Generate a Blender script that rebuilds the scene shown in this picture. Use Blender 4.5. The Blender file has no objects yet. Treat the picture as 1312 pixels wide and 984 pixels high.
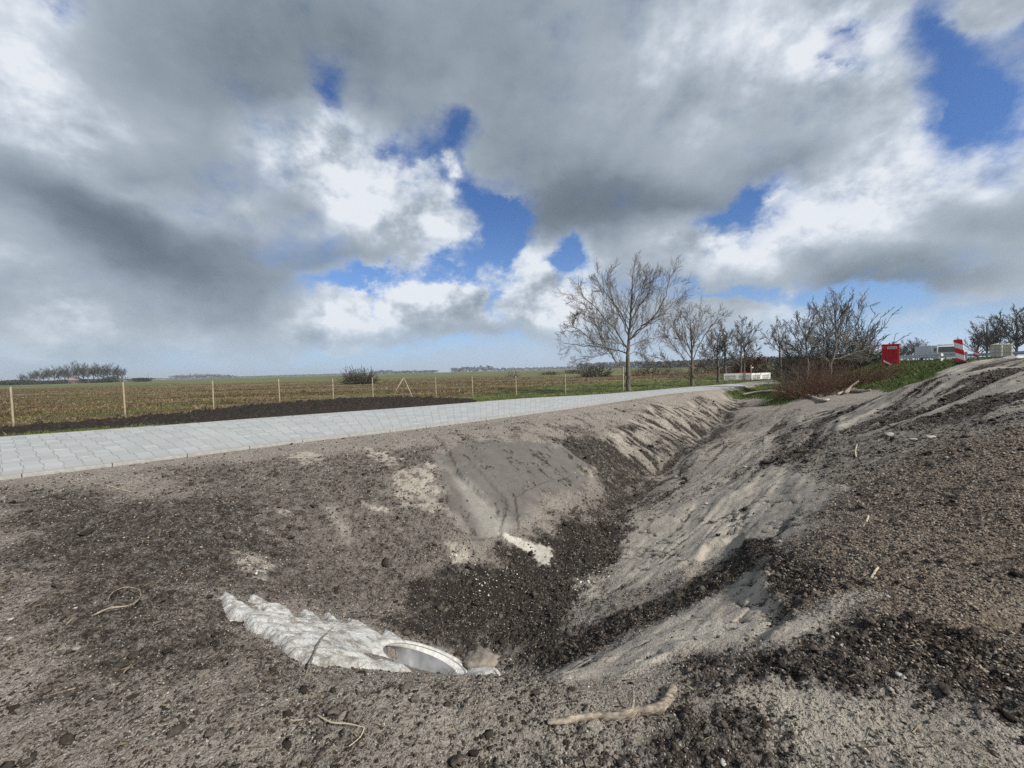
import bpy, bmesh, math, random
import numpy as np
from mathutils import Vector, Matrix
R = math.radians
scene = bpy.context.scene
COL = scene.collection
rng = np.random.default_rng(7)
random.seed(7)

# ------------------------------------------------------------------ camera
F, CX, CY, EYE = 500.0, 656.0, 492.0, 1.6
cam_d = bpy.data.cameras.new('camera')
cam = bpy.data.objects.new('camera', cam_d)
COL.objects.link(cam)
scene.camera = cam
MROT = Matrix.Rotation(math.pi / 2 + R(-2.0), 3, 'X') @ Matrix.Rotation(R(-1.46), 3, 'Z')
cam.matrix_world = Matrix.Translation((0, 0, EYE)) @ MROT.to_4x4()
cam_d.sensor_width = 36.0
cam_d.lens = 36.0 * F / 1312.0
cam_d.clip_start = 0.05
cam_d.clip_end = 9000.0
MN = np.array([[MROT[i][j] for j in range(3)] for i in range(3)])

def ray(px, py):
    return MN @ np.array([(px - CX) / F, -(py - CY) / F, -1.0])
def atz(px, py, z):
    v = ray(px, py); t = (z - EYE) / v[2]
    return np.array([v[0] * t, v[1] * t, z])
def aty(px, py, Y):
    v = ray(px, py); t = Y / v[1]
    return np.array([v[0] * t, Y, EYE + v[2] * t])

# ------------------------------------------------------------------ node helpers
class NT:
    def __init__(s, tree): s.t = tree; s.n = tree.nodes; s.l = tree.links
    def new(s, typ, **kw):
        n = s.n.new(typ)
        for k, v in kw.items(): setattr(n, k, v)
        return n
    def inp(s, sock, v):
        if hasattr(v, 'links') or isinstance(v, bpy.types.NodeSocket): s.l.new(v, sock)
        else: sock.default_value = v
    def math(s, op, a, b=None, c=None, clamp=False):
        n = s.new('ShaderNodeMath', operation=op); n.use_clamp = clamp
        s.inp(n.inputs[0], a)
        if b is not None: s.inp(n.inputs[1], b)
        if c is not None: s.inp(n.inputs[2], c)
        return n.outputs[0]
    def vmath(s, op, a, b=None, scale=None):
        n = s.new('ShaderNodeVectorMath', operation=op)
        s.inp(n.inputs[0], a)
        if b is not None: s.inp(n.inputs[1], b)
        if scale is not None: s.inp(n.inputs['Scale'], scale)
        return n.outputs[0] if op not in ('LENGTH', 'DOT_PRODUCT') else n.outputs['Value']
    def noise(s, vec, scale, detail=4, rough=0.55, dist=0.0, lac=2.0, col=False):
        n = s.new('ShaderNodeTexNoise')
        if vec is not None: s.l.new(vec, n.inputs['Vector'])
        n.inputs['Scale'].default_value = scale; n.inputs['Detail'].default_value = detail
        n.inputs['Roughness'].default_value = rough; n.inputs['Distortion'].default_value = dist
        n.inputs['Lacunarity'].default_value = lac
        return n.outputs['Color'] if col else n.outputs[0]
    def vor(s, vec, scale, feature='F1', rnd=1.0, out='Distance'):
        n = s.new('ShaderNodeTexVoronoi', feature=feature)
        if vec is not None: s.l.new(vec, n.inputs['Vector'])
        n.inputs['Scale'].default_value = scale; n.inputs['Randomness'].default_value = rnd
        return n.outputs[out]
    def mapr(s, v, a, b, c=0.0, d=1.0, smooth=False):
        n = s.new('ShaderNodeMapRange'); n.clamp = True
        if smooth: n.interpolation_type = 'SMOOTHSTEP'
        s.inp(n.inputs[0], v)
        for i, x in enumerate((a, b, c, d)): s.inp(n.inputs[i + 1], x)
        return n.outputs[0]
    def mix(s, f, a, b, typ='MIX'):
        n = s.new('ShaderNodeMix', data_type='RGBA', blend_type=typ)
        s.inp(n.inputs[0], f)
        for k, v in ((6, a), (7, b)):
            if isinstance(v, tuple) and len(v) == 3: v = v + (1.0,)
            s.inp(n.inputs[k], v)
        return n.outputs[2]
    def ramp(s, v, stops, interp='LINEAR'):
        n = s.new('ShaderNodeValToRGB'); cr = n.color_ramp; cr.interpolation = interp
        while len(cr.elements) < len(stops): cr.elements.new(0.5)
        for e, (p, c) in zip(cr.elements, stops):
            e.position = p; e.color = tuple(c) + (1.0,) if len(c) == 3 else c
        s.inp(n.inputs[0], v)
        return n.outputs[0]
    def mapping(s, vec, loc=(0, 0, 0), rot=(0, 0, 0), scale=(1, 1, 1), typ='POINT'):
        n = s.new('ShaderNodeMapping', vector_type=typ)
        s.l.new(vec, n.inputs[0])
        n.inputs[1].default_value = loc; n.inputs[2].default_value = rot; n.inputs[3].default_value = scale
        return n.outputs[0]
    def sep(s, v):
        n = s.new('ShaderNodeSeparateXYZ'); s.l.new(v, n.inputs[0]); return n.outputs
    def comb(s, x, y, z=0.0):
        n = s.new('ShaderNodeCombineXYZ')
        for i, v in enumerate((x, y, z)): s.inp(n.inputs[i], v)
        return n.outputs[0]

# ------------------------------------------------------------------ sky and clouds
SUN_EL, SUN_AZ = R(40), R(128)     # azimuth from +Y towards +X
def make_world():
    w = bpy.data.worlds.new('World'); scene.world = w; w.use_nodes = True
    g = NT(w.node_tree); g.n.clear()
    out = g.new('ShaderNodeOutputWorld'); bg = g.new('ShaderNodeBackground')
    g.l.new(bg.outputs[0], out.inputs[0]); bg.inputs[1].default_value = 0.1
    tc = g.new('ShaderNodeTexCoord'); d = tc.outputs['Generated']
    sky = g.new('ShaderNodeTexSky', sky_type='NISHITA'); sky.sun_disc = False
    sky.sun_elevation = SUN_EL; sky.sun_rotation = SUN_AZ; sky.altitude = 20
    sky.air_density = 1.0; sky.dust_density = 0.35; sky.ozone_density = 3.0
    x, y, z = g.sep(d)[:3]
    ay = g.math('MAXIMUM', g.math('ABSOLUTE', y), 0.12)
    U = g.math('DIVIDE', x, ay); V = g.math('DIVIDE', z, ay)
    dz = g.mapping(d, scale=(1.0, 1.0, 1.35))
    # domain warp
    w1 = g.vmath('SUBTRACT', g.noise(dz, 2.6, 3, 0.5, col=True), (0.5, 0.5, 0.5))
    w2 = g.vmath('SUBTRACT', g.noise(dz, 8.0, 7, 0.66, col=True), (0.5, 0.5, 0.5))
    P0 = g.comb(U, V)
    P = g.vmath('ADD', P0, g.vmath('ADD', g.vmath('SCALE', w1, scale=0.24), g.vmath('SCALE', w2, scale=0.20)))
    PB = g.vmath('ADD', P0, g.vmath('ADD', g.vmath('SCALE', w1, scale=0.26), g.vmath('SCALE', w2, scale=0.10)))
    def blobs(P, lst, base, kind='QUADRATIC_SPHERE', gain=1.0):
        acc = base
        for (px, py, rx, ry, ang, wt) in lst:
            m = g.mapping(P, loc=((px - 656) / 500, (474.5 - py) / 500, 0), rot=(0, 0, R(ang)),
                          scale=(rx / 500, ry / 500, 1), typ='TEXTURE')
            q = g.new('ShaderNodeTexGradient', gradient_type=kind); g.l.new(m, q.inputs[0])
            # soft kernel: (1-r)^2 widened by the radii given below
            acc = g.math('MULTIPLY_ADD', q.outputs['Fac'], wt * gain, acc)
        return acc
    # coverage: <0 blue, >0 cloud  (pixels of the photograph only served to measure directions)
    cov = blobs(P, COVER, 0.40, 'QUADRATIC_SPHERE', 0.56)
    nf = g.noise(dz, 5.5, 9, 0.54)
    nf2 = g.noise(dz, 19.0, 6, 0.6)
    n_all = g.math('MULTIPLY_ADD', nf2, 0.30, g.math('MULTIPLY', nf, 1.0))
    D = g.math('ADD', cov, g.math('MULTIPLY', g.math('SUBTRACT', n_all, 0.65), 1.45))
    alpha = g.math('MULTIPLY', g.mapr(D, -0.30, 0.42, smooth=True), 0.97)
    # light and shade inside the clouds
    sh = (-0.045, -0.02, 0.085)
    do = g.vmath('ADD', dz, sh)
    nfo = g.noise(do, 5.5, 7, 0.58)
    relief = g.math('SUBTRACT', nf, nfo)
    do2 = g.vmath('ADD', dz, (-0.014, -0.006, 0.026))
    relief2 = g.math('SUBTRACT', nf2, g.noise(do2, 19.0, 5, 0.6))
    B = blobs(PB, BRIGHT, 0.62, 'SPHERICAL', 0.88)
    lum = g.math('SUBTRACT', B, 0.45)
    amp = g.mapr(B, 0.6, 0.95, 0.16, 1.0)
    B2 = g.math('ADD', B, g.math('MULTIPLY', g.math('ADD', g.math('MULTIPLY', relief, 1.7), g.math('MULTIPLY', relief2, 0.6)), amp))
    thin = g.mapr(D, 0.10, 0.60, 0.11, 0.0, smooth=True)
    B3 = g.math('ADD', B2, g.math('MULTIPLY', thin, g.mapr(B, 0.45, 0.7, 0.1, 1.0)))
    cc = g.ramp(B3, [(0.0, (0.10, 0.128, 0.155)), (0.36, (0.195, 0.24, 0.285)), (0.54, (0.31, 0.365, 0.425)),
                     (0.72, (0.45, 0.51, 0.58)), (0.88, (0.66, 0.725, 0.80)), (1.0, (0.84, 0.88, 0.93))])
    cc = g.vmath('SCALE', cc, scale=7.7)
    # deep blue gaps, paler towards the horizon
    blue = g.mix(1.0, sky.outputs[0], SKYTINT, 'MULTIPLY')
    pale = g.mapr(V, 0.02, 0.42, 1.0, 0.0)
    pale = g.math('POWER', pale, 1.6)
    blue = g.mix(g.math('MULTIPLY', pale, 0.62), blue, (3.0, 4.4, 6.6))
    col = g.mix(alpha, blue, cc)
    # distant air and rain veil low down
    veil = g.mapr(V, 0.0, 0.15, 0.92, 0.0, smooth=True)
    left = g.mapr(U, -1.0, 0.9, 0.0, 1.0)
    vc = g.mix(left, (3.5, 4.6, 5.7), (4.2, 5.5, 7.2))
    vn = g.math('MULTIPLY', veil, g.mapr(nf, 0.3, 0.75, 1.0, 0.62))
    col = g.mix(vn, col, vc)
    col = g.mix(g.mapr(z, -0.06, -0.005, 1.0, 0.0), col, (1.0, 1.1, 1.0))
    g.l.new(col, bg.inputs[0])
    w.cycles.sampling_method = 'MANUAL'; w.cycles.sample_map_resolution = 512

SKYTINT = (0.50, 0.68, 0.96, 1.0)
# (px, py, rx, ry, angle deg, weight)
COVER = [
    (428, 130, 50, 130, 8, -0.8), (420, 150, 40, 60, 0, -0.3),
    (608, 165, 55, 110, -8, -1.2), (560, 210, 120, 55, -10, -1.1), (640, 265, 90, 90, 0, -1.6),
    (610, 235, 70, 60, 0, -0.7),
    (650, 330, 60, 90, 10, -1.3), (600, 215, 30, 26, 0, 1.3), (655, 252, 50, 26, -35, 0.9),
    (480, 352, 140, 34, 4, -1.6), (590, 338, 90, 50, 30, -1.5), (728, 350, 60, 60, -50, -1.3),
    (1235, 165, 180, 150, 0, -2.6), (1170, 60, 90, 90, 0, -1.5), (1300, 60, 70, 60, 0, -0.5),
    (1245, 45, 130, 36, 12, 1.5), (1185, 170, 26, 26, 0, 0.5),
    (1070, 70, 70, 60, 40, -1.2), (1040, 100, 40, 30, 0, -0.8),
    (945, 290, 110, 46, 25, -1.7), (975, 275, 20, 30, -40, 0.8),
    (930, 388, 170, 30, 0, -1.5), (1230, 350, 130, 30, 0, -0.5), (1100, 385, 160, 40, 0, -0.7),
    (100, 15, 90, 36, -20, -0.8),
    (60, 455, 160, 40, 0, -1.0), (430, 215, 120, 80, -20, 1.0), (250, 330, 180, 70, 0, 0.8), (860, 130, 160, 110, 0, 0.8), (180, 345, 120, 50, 0, 0.5), (320, 260, 120, 60, 0, 0.5),
    (505, 200, 70, 40, 0, -0.5), (740, 300, 90, 60, 0, 0.5), (450, 150, 110, 120, 0, -0.30), (560, 180, 130, 90, 0, -0.40), (1060, 80, 110, 110, 30, -0.2),
    (450, 400, 80, 55, 0, 1.0), (565, 394, 68, 64, 0, 1.9), (682, 388, 74, 70, 0, 1.9), (622, 385, 16, 60, 0, -0.9), (510, 390, 16, 50, 0, -0.7), (480, 452, 460, 30, 0, -1.6), (1150, 430, 360, 46, 0, -1.5), (1100, 395, 280, 26, 0, -1.3), (500, 350, 150, 30, 4, -0.7), (735, 345, 40, 60, -30, -0.9), (640, 300, 90, 80, 0, -0.6), (925, 290, 110, 40, 30, -0.5),
    (530, 280, 120, 80, 20, 0.7), (900, 330, 80, 60, 0, 0.8), (1130, 200, 120, 160, 0, 0.5),
    (1000, 385, 45, 35, 0, 0.8), (930, 405, 40, 22, 0, 0.7),
]
BRIGHT = [
    (350, 40, 260, 160, 0, -0.24), (480, 90, 260, 200, 0, -0.14), (230, 110, 160, 90, 30, -0.02),
    (20, 40, 160, 150, 0, 0.22), (70, 150, 170, 90, -30, 0.26), (200, 200, 160, 90, 0, 0.06),
    (120, 230, 180, 60, -25, -0.10), (200, 215, 140, 50, 10, -0.20), (60, 240, 200, 60, -25, -0.22),
    (190, 300, 200, 50, -20, -0.10), (240, 325, 260, 80, -8, -0.30), (330, 385, 180, 50, 0, -0.08), (120, 265, 200, 50, -25, -0.15),
    (20, 330, 140, 90, 0, 0.10), (100, 375, 90, 60, 0, 0.16),
    (160, 235, 120, 30, -30, 0.12), (300, 265, 160, 40, -15, 0.20),
    (440, 220, 160, 90, -25, 0.46), (400, 190, 100, 60, -30, 0.22), (560, 285, 110, 90, -25, 0.36),
    (500, 320, 150, 40, 0, -0.15), (520, 260, 30, 50, 0, -0.12), (420, 300, 80, 40, 0, -0.12), (380, 245, 60, 60, 0, -0.25),
    (450, 390, 110, 70, 0, 0.40), (565, 378, 100, 62, 0, 0.50), (690, 370, 110, 72, 0, 0.50),
    (560, 425, 110, 26, 0, -0.12), (690, 425, 110, 26, 0, -0.14),
    (800, 250, 220, 110, 0, -0.22), (760, 280, 180, 70, 0, -0.16), (700, 100, 200, 180, 0, -0.16), (900, 60, 200, 130, 0, 0.10),
    (1020, 60, 130, 140, 0, 0.20), (1090, 130, 120, 140, 0, 0.24), (1000, 200, 160, 70, 20, -0.04),
    (1180, 250, 220, 110, 15, 0.24), (900, 335, 90, 60, 0, 0.38), (1040, 320, 200, 90, 0, 0.18),
    (1050, 365, 200, 40, 5, -0.16), (1200, 310, 200, 50, 5, -0.10), (1190, 380, 160, 30, 0, -0.14), (1250, 45, 140, 50, 0, 0.16),
    (1000, 385, 60, 50, 0, 0.3), (600, 215, 40, 40, 0, 0.3), (655, 250, 60, 40, 0, 0.2), (975, 275, 30, 40, 0, 0.35),
    (740, 400, 120, 80, 0, 0.04), (1280, 200, 120, 100, 0, 0.14), (850, 150, 260, 160, 0, 0.10), (700, 250, 120, 90, 0, -0.10), (900, 250, 200, 90, 10, 0.04),
    (1080, 372, 260, 40, 3, -0.22), (930, 345, 60, 40, 0, 0.15), (810, 285, 200, 50, 0, -0.16), (1000, 235, 150, 40, 20, -0.20), (1240, 300, 120, 36, 0, -0.14), (1200, 225, 170, 60, 15, 0.14), (1060, 292, 160, 46, 10, 0.26),
    (470, 360, 150, 24, 0, -0.10), (230, 430, 330, 60, 0, 0.10), (1150, 420, 300, 50, 0, 0.10),
]
make_world()
sd = bpy.data.lights.new('sun', 'SUN'); sd.energy = 4.7; sd.angle = R(3); sd.color = (1.0, 0.955, 0.89)
sun = bpy.data.objects.new('sun', sd); COL.objects.link(sun)
sv = Vector((math.cos(SUN_EL) * math.sin(SUN_AZ), math.cos(SUN_EL) * math.cos(SUN_AZ), math.sin(SUN_EL)))
sun.rotation_euler = sv.to_track_quat('Z', 'Y').to_euler()
scene.view_settings.view_transform = 'Standard'; scene.view_settings.look = 'None'
scene.view_settings.exposure = 0.34; scene.view_settings.gamma = 1.0
scene.view_settings.use_curve_mapping = False
# ------------------------------------------------------------------ noise in numpy
def _hash(ix, iy, seed):
    h = (ix.astype(np.int64) * 374761393 + iy.astype(np.int64) * 668265263 + seed * 974711) & 0x7fffffff
    h = ((h ^ (h >> 13)) * 1274126177) & 0x7fffffff
    return (h ^ (h >> 16)) & 0xffff
def pn(x, y, seed=0):
    xi = np.floor(x); yi = np.floor(y); fx = (x - xi).astype(np.float32); fy = (y - yi).astype(np.float32)
    u = fx * fx * fx * (fx * (fx * 6 - 15) + 10); v = fy * fy * fy * (fy * (fy * 6 - 15) + 10)
    def g(dx, dy):
        a = _hash(xi + dx, yi + dy, seed).astype(np.float32) * np.float32(2 * math.pi / 65536)
        return np.cos(a) * (fx - dx) + np.sin(a) * (fy - dy)
    a = g(0, 0); b = g(1, 0); c = g(0, 1); d = g(1, 1)
    return (a + u * (b - a) + v * ((c + u * (d - c)) - (a + u * (b - a)))) * 1.4
def fbm(x, y, f, octs=4, seed=0, gain=0.5):
    s = 0; a = 1.0; t = 0
    for i in range(octs):
        s = s + a * pn(x * f + 17.3 * i, y * f - 9.1 * i, seed + i); t += a; a *= gain; f *= 2.03
    return s / t * 1.5
def sstep(a, b, x):
    t = np.clip((x - a) / (b - a), 0, 1); return t * t * (3 - 2 * t)

# ------------------------------------------------------------------ thin plate spline
class TPS:
    def __init__(s, pts, lam=0.02):
        p = np.array(pts, float); s.c = p[:, :2]; n = len(p)
        d = np.linalg.norm(s.c[:, None] - s.c[None], axis=2)
        K = s.k(d) + lam * np.eye(n); P = np.hstack([np.ones((n, 1)), s.c])
        A = np.zeros((n + 3, n + 3)); A[:n, :n] = K; A[:n, n:] = P; A[n:, :n] = P.T
        s.w = np.linalg.solve(A, np.concatenate([p[:, 2], np.zeros(3)]))
    def k(s, r):
        return np.where(r > 1e-9, r * r * np.log(np.maximum(r, 1e-9)), 0)
    def __call__(s, x, y):
        x = np.asarray(x, float); sh = x.shape; x = x.ravel(); y = np.asarray(y, float).ravel()
        out = np.empty(len(x)); n = len(s.c)
        for i in range(0, len(x), 60000):
            a = x[i:i + 60000]; b = y[i:i + 60000]
            r2 = (a[:, None] - s.c[None, :, 0]) ** 2 + (b[:, None] - s.c[None, :, 1]) ** 2
            np.maximum(r2, 1e-12, out=r2)
            out[i:i + 60000] = (0.5 * r2 * np.log(r2)) @ s.w[:n] + s.w[n] + a * s.w[n + 1] + b * s.w[n + 2]
        return out.reshape(sh)

# ------------------------------------------------------------------ the paved road: near and far edge lines
PN = [(-26, -6.2, .16), (-17, -0.6, .16), (-12, 2.9, .16), (-7.95, 6.0, .16), (-6.15, 7.5, .16), (-4.6, 8.85, .16), (-2.45, 10.45, .16),
      (0.3, 12.75, .17), (2.6, 14.8, .18), (5.1, 17.3, .19), (8.4, 20.5, .20), (15.1, 25.2, .20), (22, 30.3, .18), (30, 36.0, .15), (46, 47.5, .12)]
PF = [(-30, -0.6, .28), (-21, 4.2, .28), (-16, 7.2, .28), (-12.6, 9.5, .28), (-10.35, 10.9, .27), (-7.8, 12.9, .25), (-3.95, 15.9, .20),
      (0.5, 19.3, .18), (3.8, 21.0, .15), (6.7, 23.0, .12), (12.2, 27.0, .12), (16.9, 30.0, .13), (21, 34.0, .13), (28, 39.5, .12), (43, 51.5, .10)]
def resample(pts, n):
    p = np.array(pts, float); m = len(p); t = np.arange(m); T = np.linspace(0, m - 1, n)
    i = np.clip(T.astype(int), 0, m - 2); f = (T - i)[:, None]
    g = lambda k: p[np.clip(k, 0, m - 1)]
    a, b, c, d = g(i - 1), g(i), g(i + 1), g(i + 2)
    return 0.5 * (2 * b + (c - a) * f + (2 * a - 5 * b + 4 * c - d) * f ** 2 + (3 * b - 3 * c + d - a) * f ** 3)
NR = resample(PN, 180); FR = resample(PF, 180)
PATH_END = 180 * 11 // 14      # the paving stops here, bare sand carries on
path_poly = np.vstack([NR[:, :2], FR[::-1, :2]])
def sdf(poly, x, y):
    """signed distance, negative inside; evaluated only near the polygon"""
    poly = np.asarray(poly, float); out = np.full(x.shape, 1e3)
    lo = poly.min(0) - 3; hi = poly.max(0) + 3
    m = (x > lo[0]) & (x < hi[0]) & (y > lo[1]) & (y < hi[1])
    if not m.any(): return out
    px, py = x[m], y[m]; d = np.full(px.shape, 1e9); ins = np.zeros(px.shape, bool)
    n = len(poly)
    for i in range(n):
        ax, ay = poly[i]; bx, by = poly[(i + 1) % n]
        ex, ey = bx - ax, by - ay; L = ex * ex + ey * ey + 1e-12
        t = np.clip(((px - ax) * ex + (py - ay) * ey) / L, 0, 1)
        d = np.minimum(d, (px - ax - t * ex) ** 2 + (py - ay - t * ey) ** 2)
        c = ((ay > py) != (by > py)) & (px < ex * (py - ay) / (ey if abs(ey) > 1e-12 else 1e-12) + ax)
        ins ^= c
    out[m] = np.where(ins, -np.sqrt(d), np.sqrt(d))
    return out
path_small = np.vstack([NR[::4, :2], FR[::-4, :2]])
pathz = TPS([tuple(p) for p in NR[::9]] + [tuple(p) for p in FR[::9]], 0.001)

# ------------------------------------------------------------------ terrain control points
CP = []
def c_(px, py, z): CP.append(tuple(atz(px, py, z)))
def w_(*p): CP.append(p)
for a in [(0, 984, 0), (300, 984, 0), (656, 984, 0), (1000, 984, .05), (1312, 984, .16), (0, 850, 0), (200, 850, -.02), (400, 905, 0), (600, 890, 0), (500, 895, 0),
          (750, 895, 0), (900, 880, .02), (0, 700, 0), (150, 720, -.04), (0, 640, .07), (150, 640, .02), (200, 780, -.06), (300, 850, -.05),
          (283, 768, -.22), (340, 800, -.28), (400, 788, -.52), (430, 850, -.25), (500, 815, -.74), (500, 868, -.3), (460, 815, -.6), (560, 872, -.3),
          (300, 650, -.10), (300, 700, -.25), (400, 620, -.12), (400, 700, -.52), (420, 755, -.72), (500, 610, -.16), (500, 700, -.74), (500, 765, -1.0),
          (600, 590, -.14), (600, 680, -.72), (620, 760, -1.08), (560, 740, -.98), (700, 555, -.08), (700, 620, -.62), (700, 680, -1.0), (780, 550, -.30), (780, 620, -.98),
          (850, 522, -.05), (850, 570, -.72), (900, 512, -.06), (905, 540, -.66),
          (640, 862, -1.0), (600, 850, -1.03),
          (760, 850, -.42), (700, 872, -.42), (715, 860, -.60), (760, 800, -.85), (850, 800, -.36), (850, 750, -.62), (850, 700, -.88),
          (950, 800, -.06), (950, 750, -.22), (950, 700, -.42), (950, 650, -.52), (900, 640, -.76),
          (1050, 800, .08), (1050, 700, .03), (1050, 640, -.06), (1000, 600, -.30), (950, 600, -.62), (930, 570, -.78), (985, 560, -.42), (1050, 565, -.02),
          (1000, 532, -.38), (960, 535, -.66), (1200, 800, .20), (1200, 700, .24), (1200, 600, .36), (1200, 550, .50), (1200, 515, .72), (1312, 480, 1.10),
          (1312, 520, .85), (1312, 600, .52), (1312, 700, .32), (1312, 850, .22), (1110, 520, .30), (1110, 505, .30), (1000, 508, -.12), (1050, 512, .06), (1130, 493, .55),
          (1200, 488, 1.12), (1250, 476, 1.30)]: c_(*a)
for a in [(-.35, 3.55, -1.03), (.35, 4.6, -1.06), (.9, 5.85, -1.1), (2.2, 7.9, -1.1), (4.0, 10.3, -1.1), (6.9, 14.1, -1.02), (9.3, 17.2, -.9), (11.8, 20.7, -.7), (15, 24.2, -.25), (20, 27.6, .05),
          (15, 11, 1.45), (14.5, 5, 1.42), (14, 0, 1.4), (20, 12, 1.5), (22, 5, 1.5), (18.6, 15, 1.5), (21.5, 18.5, 1.5), (24, 18, 1.5), (27, 27, 1.5), (30, 27, 1.5),
          (19, 19, .75), (23, 26.5, .55), (15.5, 17, .35), (12, 6, 1.15), (9, 3, .75), (10, -3, .9), (0, -4, .05), (-6, -4, .05), (5, -4, .3), (-12, -1, .05), (0, .2, 0), (-3, .3, 0), (3, .3, .12),
          (-14, 11, .12), (-17, 13.5, .06), (-12, 14, .10), (-9, 17, .08), (-6, 20, .04), (-2, 22, .0), (3, 24, .0), (9, 28, .02), (14, 33, .03), (-18, 20, .04), (-5, 30, .02),
          (5, 33, .02), (16, 40, .03), (24, 36, .05), (-14, 26, .03), (24, 31, .15), (20, 34, .1)]: w_(*a)
for i in range(0, 150, 12):
    p = NR[i]; q = FR[i]; n = (p - q); n /= np.linalg.norm(n[:2])
    w_(p[0] + n[0] * .25, p[1] + n[1] * .25, p[2] - .05)
    w_(q[0] - n[0] * .4, q[1] - n[1] * .4, q[2] - .05)
tps = TPS(CP, 0.006)
CREST = np.array([(15.0, -300), (14.5, -20), (14.2, 4), (16.6, 12), (21, 18), (27, 27), (49, 62), (120, 190), (900, 1500)], float)
def crest_sd(x, y):
    """distance to the road embankment's crest, positive on the road side"""
    best = np.full(x.shape, 1e9); sg = np.zeros(x.shape)
    for i in range(len(CREST) - 1):
        a, b = CREST[i], CREST[i + 1]; e = b - a; L = (e ** 2).sum()
        t = np.clip(((x - a[0]) * e[0] + (y - a[1]) * e[1]) / L, 0, 1)
        qx = x - a[0] - t * e[0]; qy = y - a[1] - t * e[1]; d = qx * qx + qy * qy
        m = d < best; best = np.where(m, d, best); cr = -(e[0] * qy - e[1] * qx); sg = np.where(m, cr, sg)
    return np.sqrt(best) * np.sign(sg)
def hbase(x, y):
    x = np.asarray(x, float); y = np.asarray(y, float)
    sd_ = crest_sd(x, y)
    out = 0.03 + 1.47 * sstep(-5.5, 0.3, sd_) - 1.4 * sstep(24, 34, sd_)
    ext = np.hypot((x - 3) / 1.25, y - 12)
    wt = 1 - sstep(17, 25, ext)
    m = wt > 0
    z = out.copy()
    if m.any():
        t = np.clip(tps(x[m], y[m]), -1.14, 1.56)
        z[m] = out[m] * (1 - wt[m]) + t * wt[m]
    # bed of the paved road
    pd = sdf(path_small, x, y); k = 1 - sstep(0.0, 0.9, pd)
    mm = k > 0
    if mm.any():
        pz = pathz(x[mm], y[mm])
        z[mm] = z[mm] * (1 - k[mm]) + (pz - 0.045 - 0.05 * (1 - sstep(-.45, -.2, pd[mm]))) * k[mm]
    return z

def hit(px, py):
    """where the view ray through a photo point meets the ground (used to measure the place)"""
    v = ray(px, py); t = np.concatenate([np.arange(1.2, 12, .02), np.arange(12, 80, .08), np.arange(80, 400, 1.0)])
    X, Y, Z = v[0] * t, v[1] * t, EYE + v[2] * t
    b = Z < hbase(X, Y); i = int(np.argmax(b)) if b.any() else len(t) - 1
    return np.array([X[i], Y[i]])
def hits(pts): return np.array([hit(*p) for p in pts])
def blob(pts, x, y, feather=.12, warp=.12, wf=3.0, seed=3):
    P = hits(pts); c = P.mean(0); r = np.abs(P - c).max() + 1.5
    m = (np.abs(x - c[0]) < r) & (np.abs(y - c[1]) < r); out = np.zeros(x.shape, np.float32)
    if not m.any(): return out
    xx, yy = x[m], y[m]
    size = np.abs(P - c).max(); warp = min(warp, size * .35); feather = min(feather, size * .4); wf = max(wf, 1.0 / (size + .1))
    d = sdf(P, xx, yy) + warp * fbm(xx, yy, wf, 5, seed, .62)
    out[m] = 1 - sstep(-feather, feather, d); return out

# ------------------------------------------------------------------ ground grid (graded, finer where things are close)
def graded(lo, hi, start, step, rate, maxstep):
    a = [start]
    while a[-1] < hi: a.append(a[-1] + min(maxstep, max(step, rate * abs(a[-1]))))
    b = [start]
    while b[-1] > lo: b.append(b[-1] - min(maxstep, max(step, rate * abs(b[-1]))))
    return np.array(b[:0:-1] + a)
QUAL = 1.0
gx = graded(-4200, 4200, 0.0, 0.017 * QUAL, 0.0062 * QUAL, 160)
gy1 = graded(0.9, 4200, 0.9, 0.013 * QUAL, 0.0050 * QUAL, 160)
gy0 = 0.9 - np.cumsum(np.minimum(200, 0.05 * 1.25 ** np.arange(60))); gy0 = gy0[gy0 > -3500][::-1]
gy = np.concatenate([gy0, gy1])
# beyond the near ground, coarser columns are enough: rows and columns grow together
gr = np.maximum(gy1, 0)
X, Y = np.meshgrid(gx, gy); NXg, NYg = len(gx), len(gy)
x = X.ravel(); y = Y.ravel()
print('ground verts', len(x), NXg, NYg)
zb = hbase(x, y)
near = (np.abs(x) < 45) & (y > -6) & (y < 70)
xn, yn = x[near], y[near]
pdn = sdf(path_small, xn, yn)

M_dark = np.zeros(len(xn), np.float32); M_pale = M_dark.copy(); M_grey = M_dark.copy(); M_brown = M_dark.copy(); M_green = M_dark.copy(); M_white = M_dark.copy()
M_patch = M_dark.copy()
def B(pts, **k): return blob(pts, xn, yn, **k)
# broad dark peat on both banks
M_soft = 0; n_big = fbm(xn, yn, .8, 4, 21); n_mid = fbm(xn, yn, 4.5, 4, 31, .6); n_fine = fbm(xn, yn, 17, 3, 41, .6)
soil = (pdn > 0)
left_dark = B([(0, 625), (180, 640), (330, 640), (400, 700), (400, 770), (290, 765), (300, 800), (400, 872), (520, 882), (640, 880), (620, 900), (300, 905), (0, 930)], feather=.5, warp=.5, wf=1.2)
M_dark = np.maximum(M_dark, .70 * left_dark)
M_dark = np.maximum(M_dark, .50 * B([(200, 600), (560, 570), (600, 700), (480, 790), (300, 760)], feather=.5, warp=.4, wf=1.2, seed=5))
M_dark = np.maximum(M_dark, 1.0 * B([(480, 792), (540, 735), (620, 715), (650, 690), (720, 665), (800, 648), (812, 690), (790, 725), (745, 770), (705, 850), (640, 845), (560, 815), (505, 806)], feather=.45, warp=.6, wf=2, seed=6))
M_dark = np.maximum(M_dark, .85 * B([(690, 845), (760, 800), (850, 762), (945, 700), (930, 686), (985, 690), (955, 735), (860, 782), (770, 832), (710, 862)], feather=.10, warp=.14, wf=4, seed=7))
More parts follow.
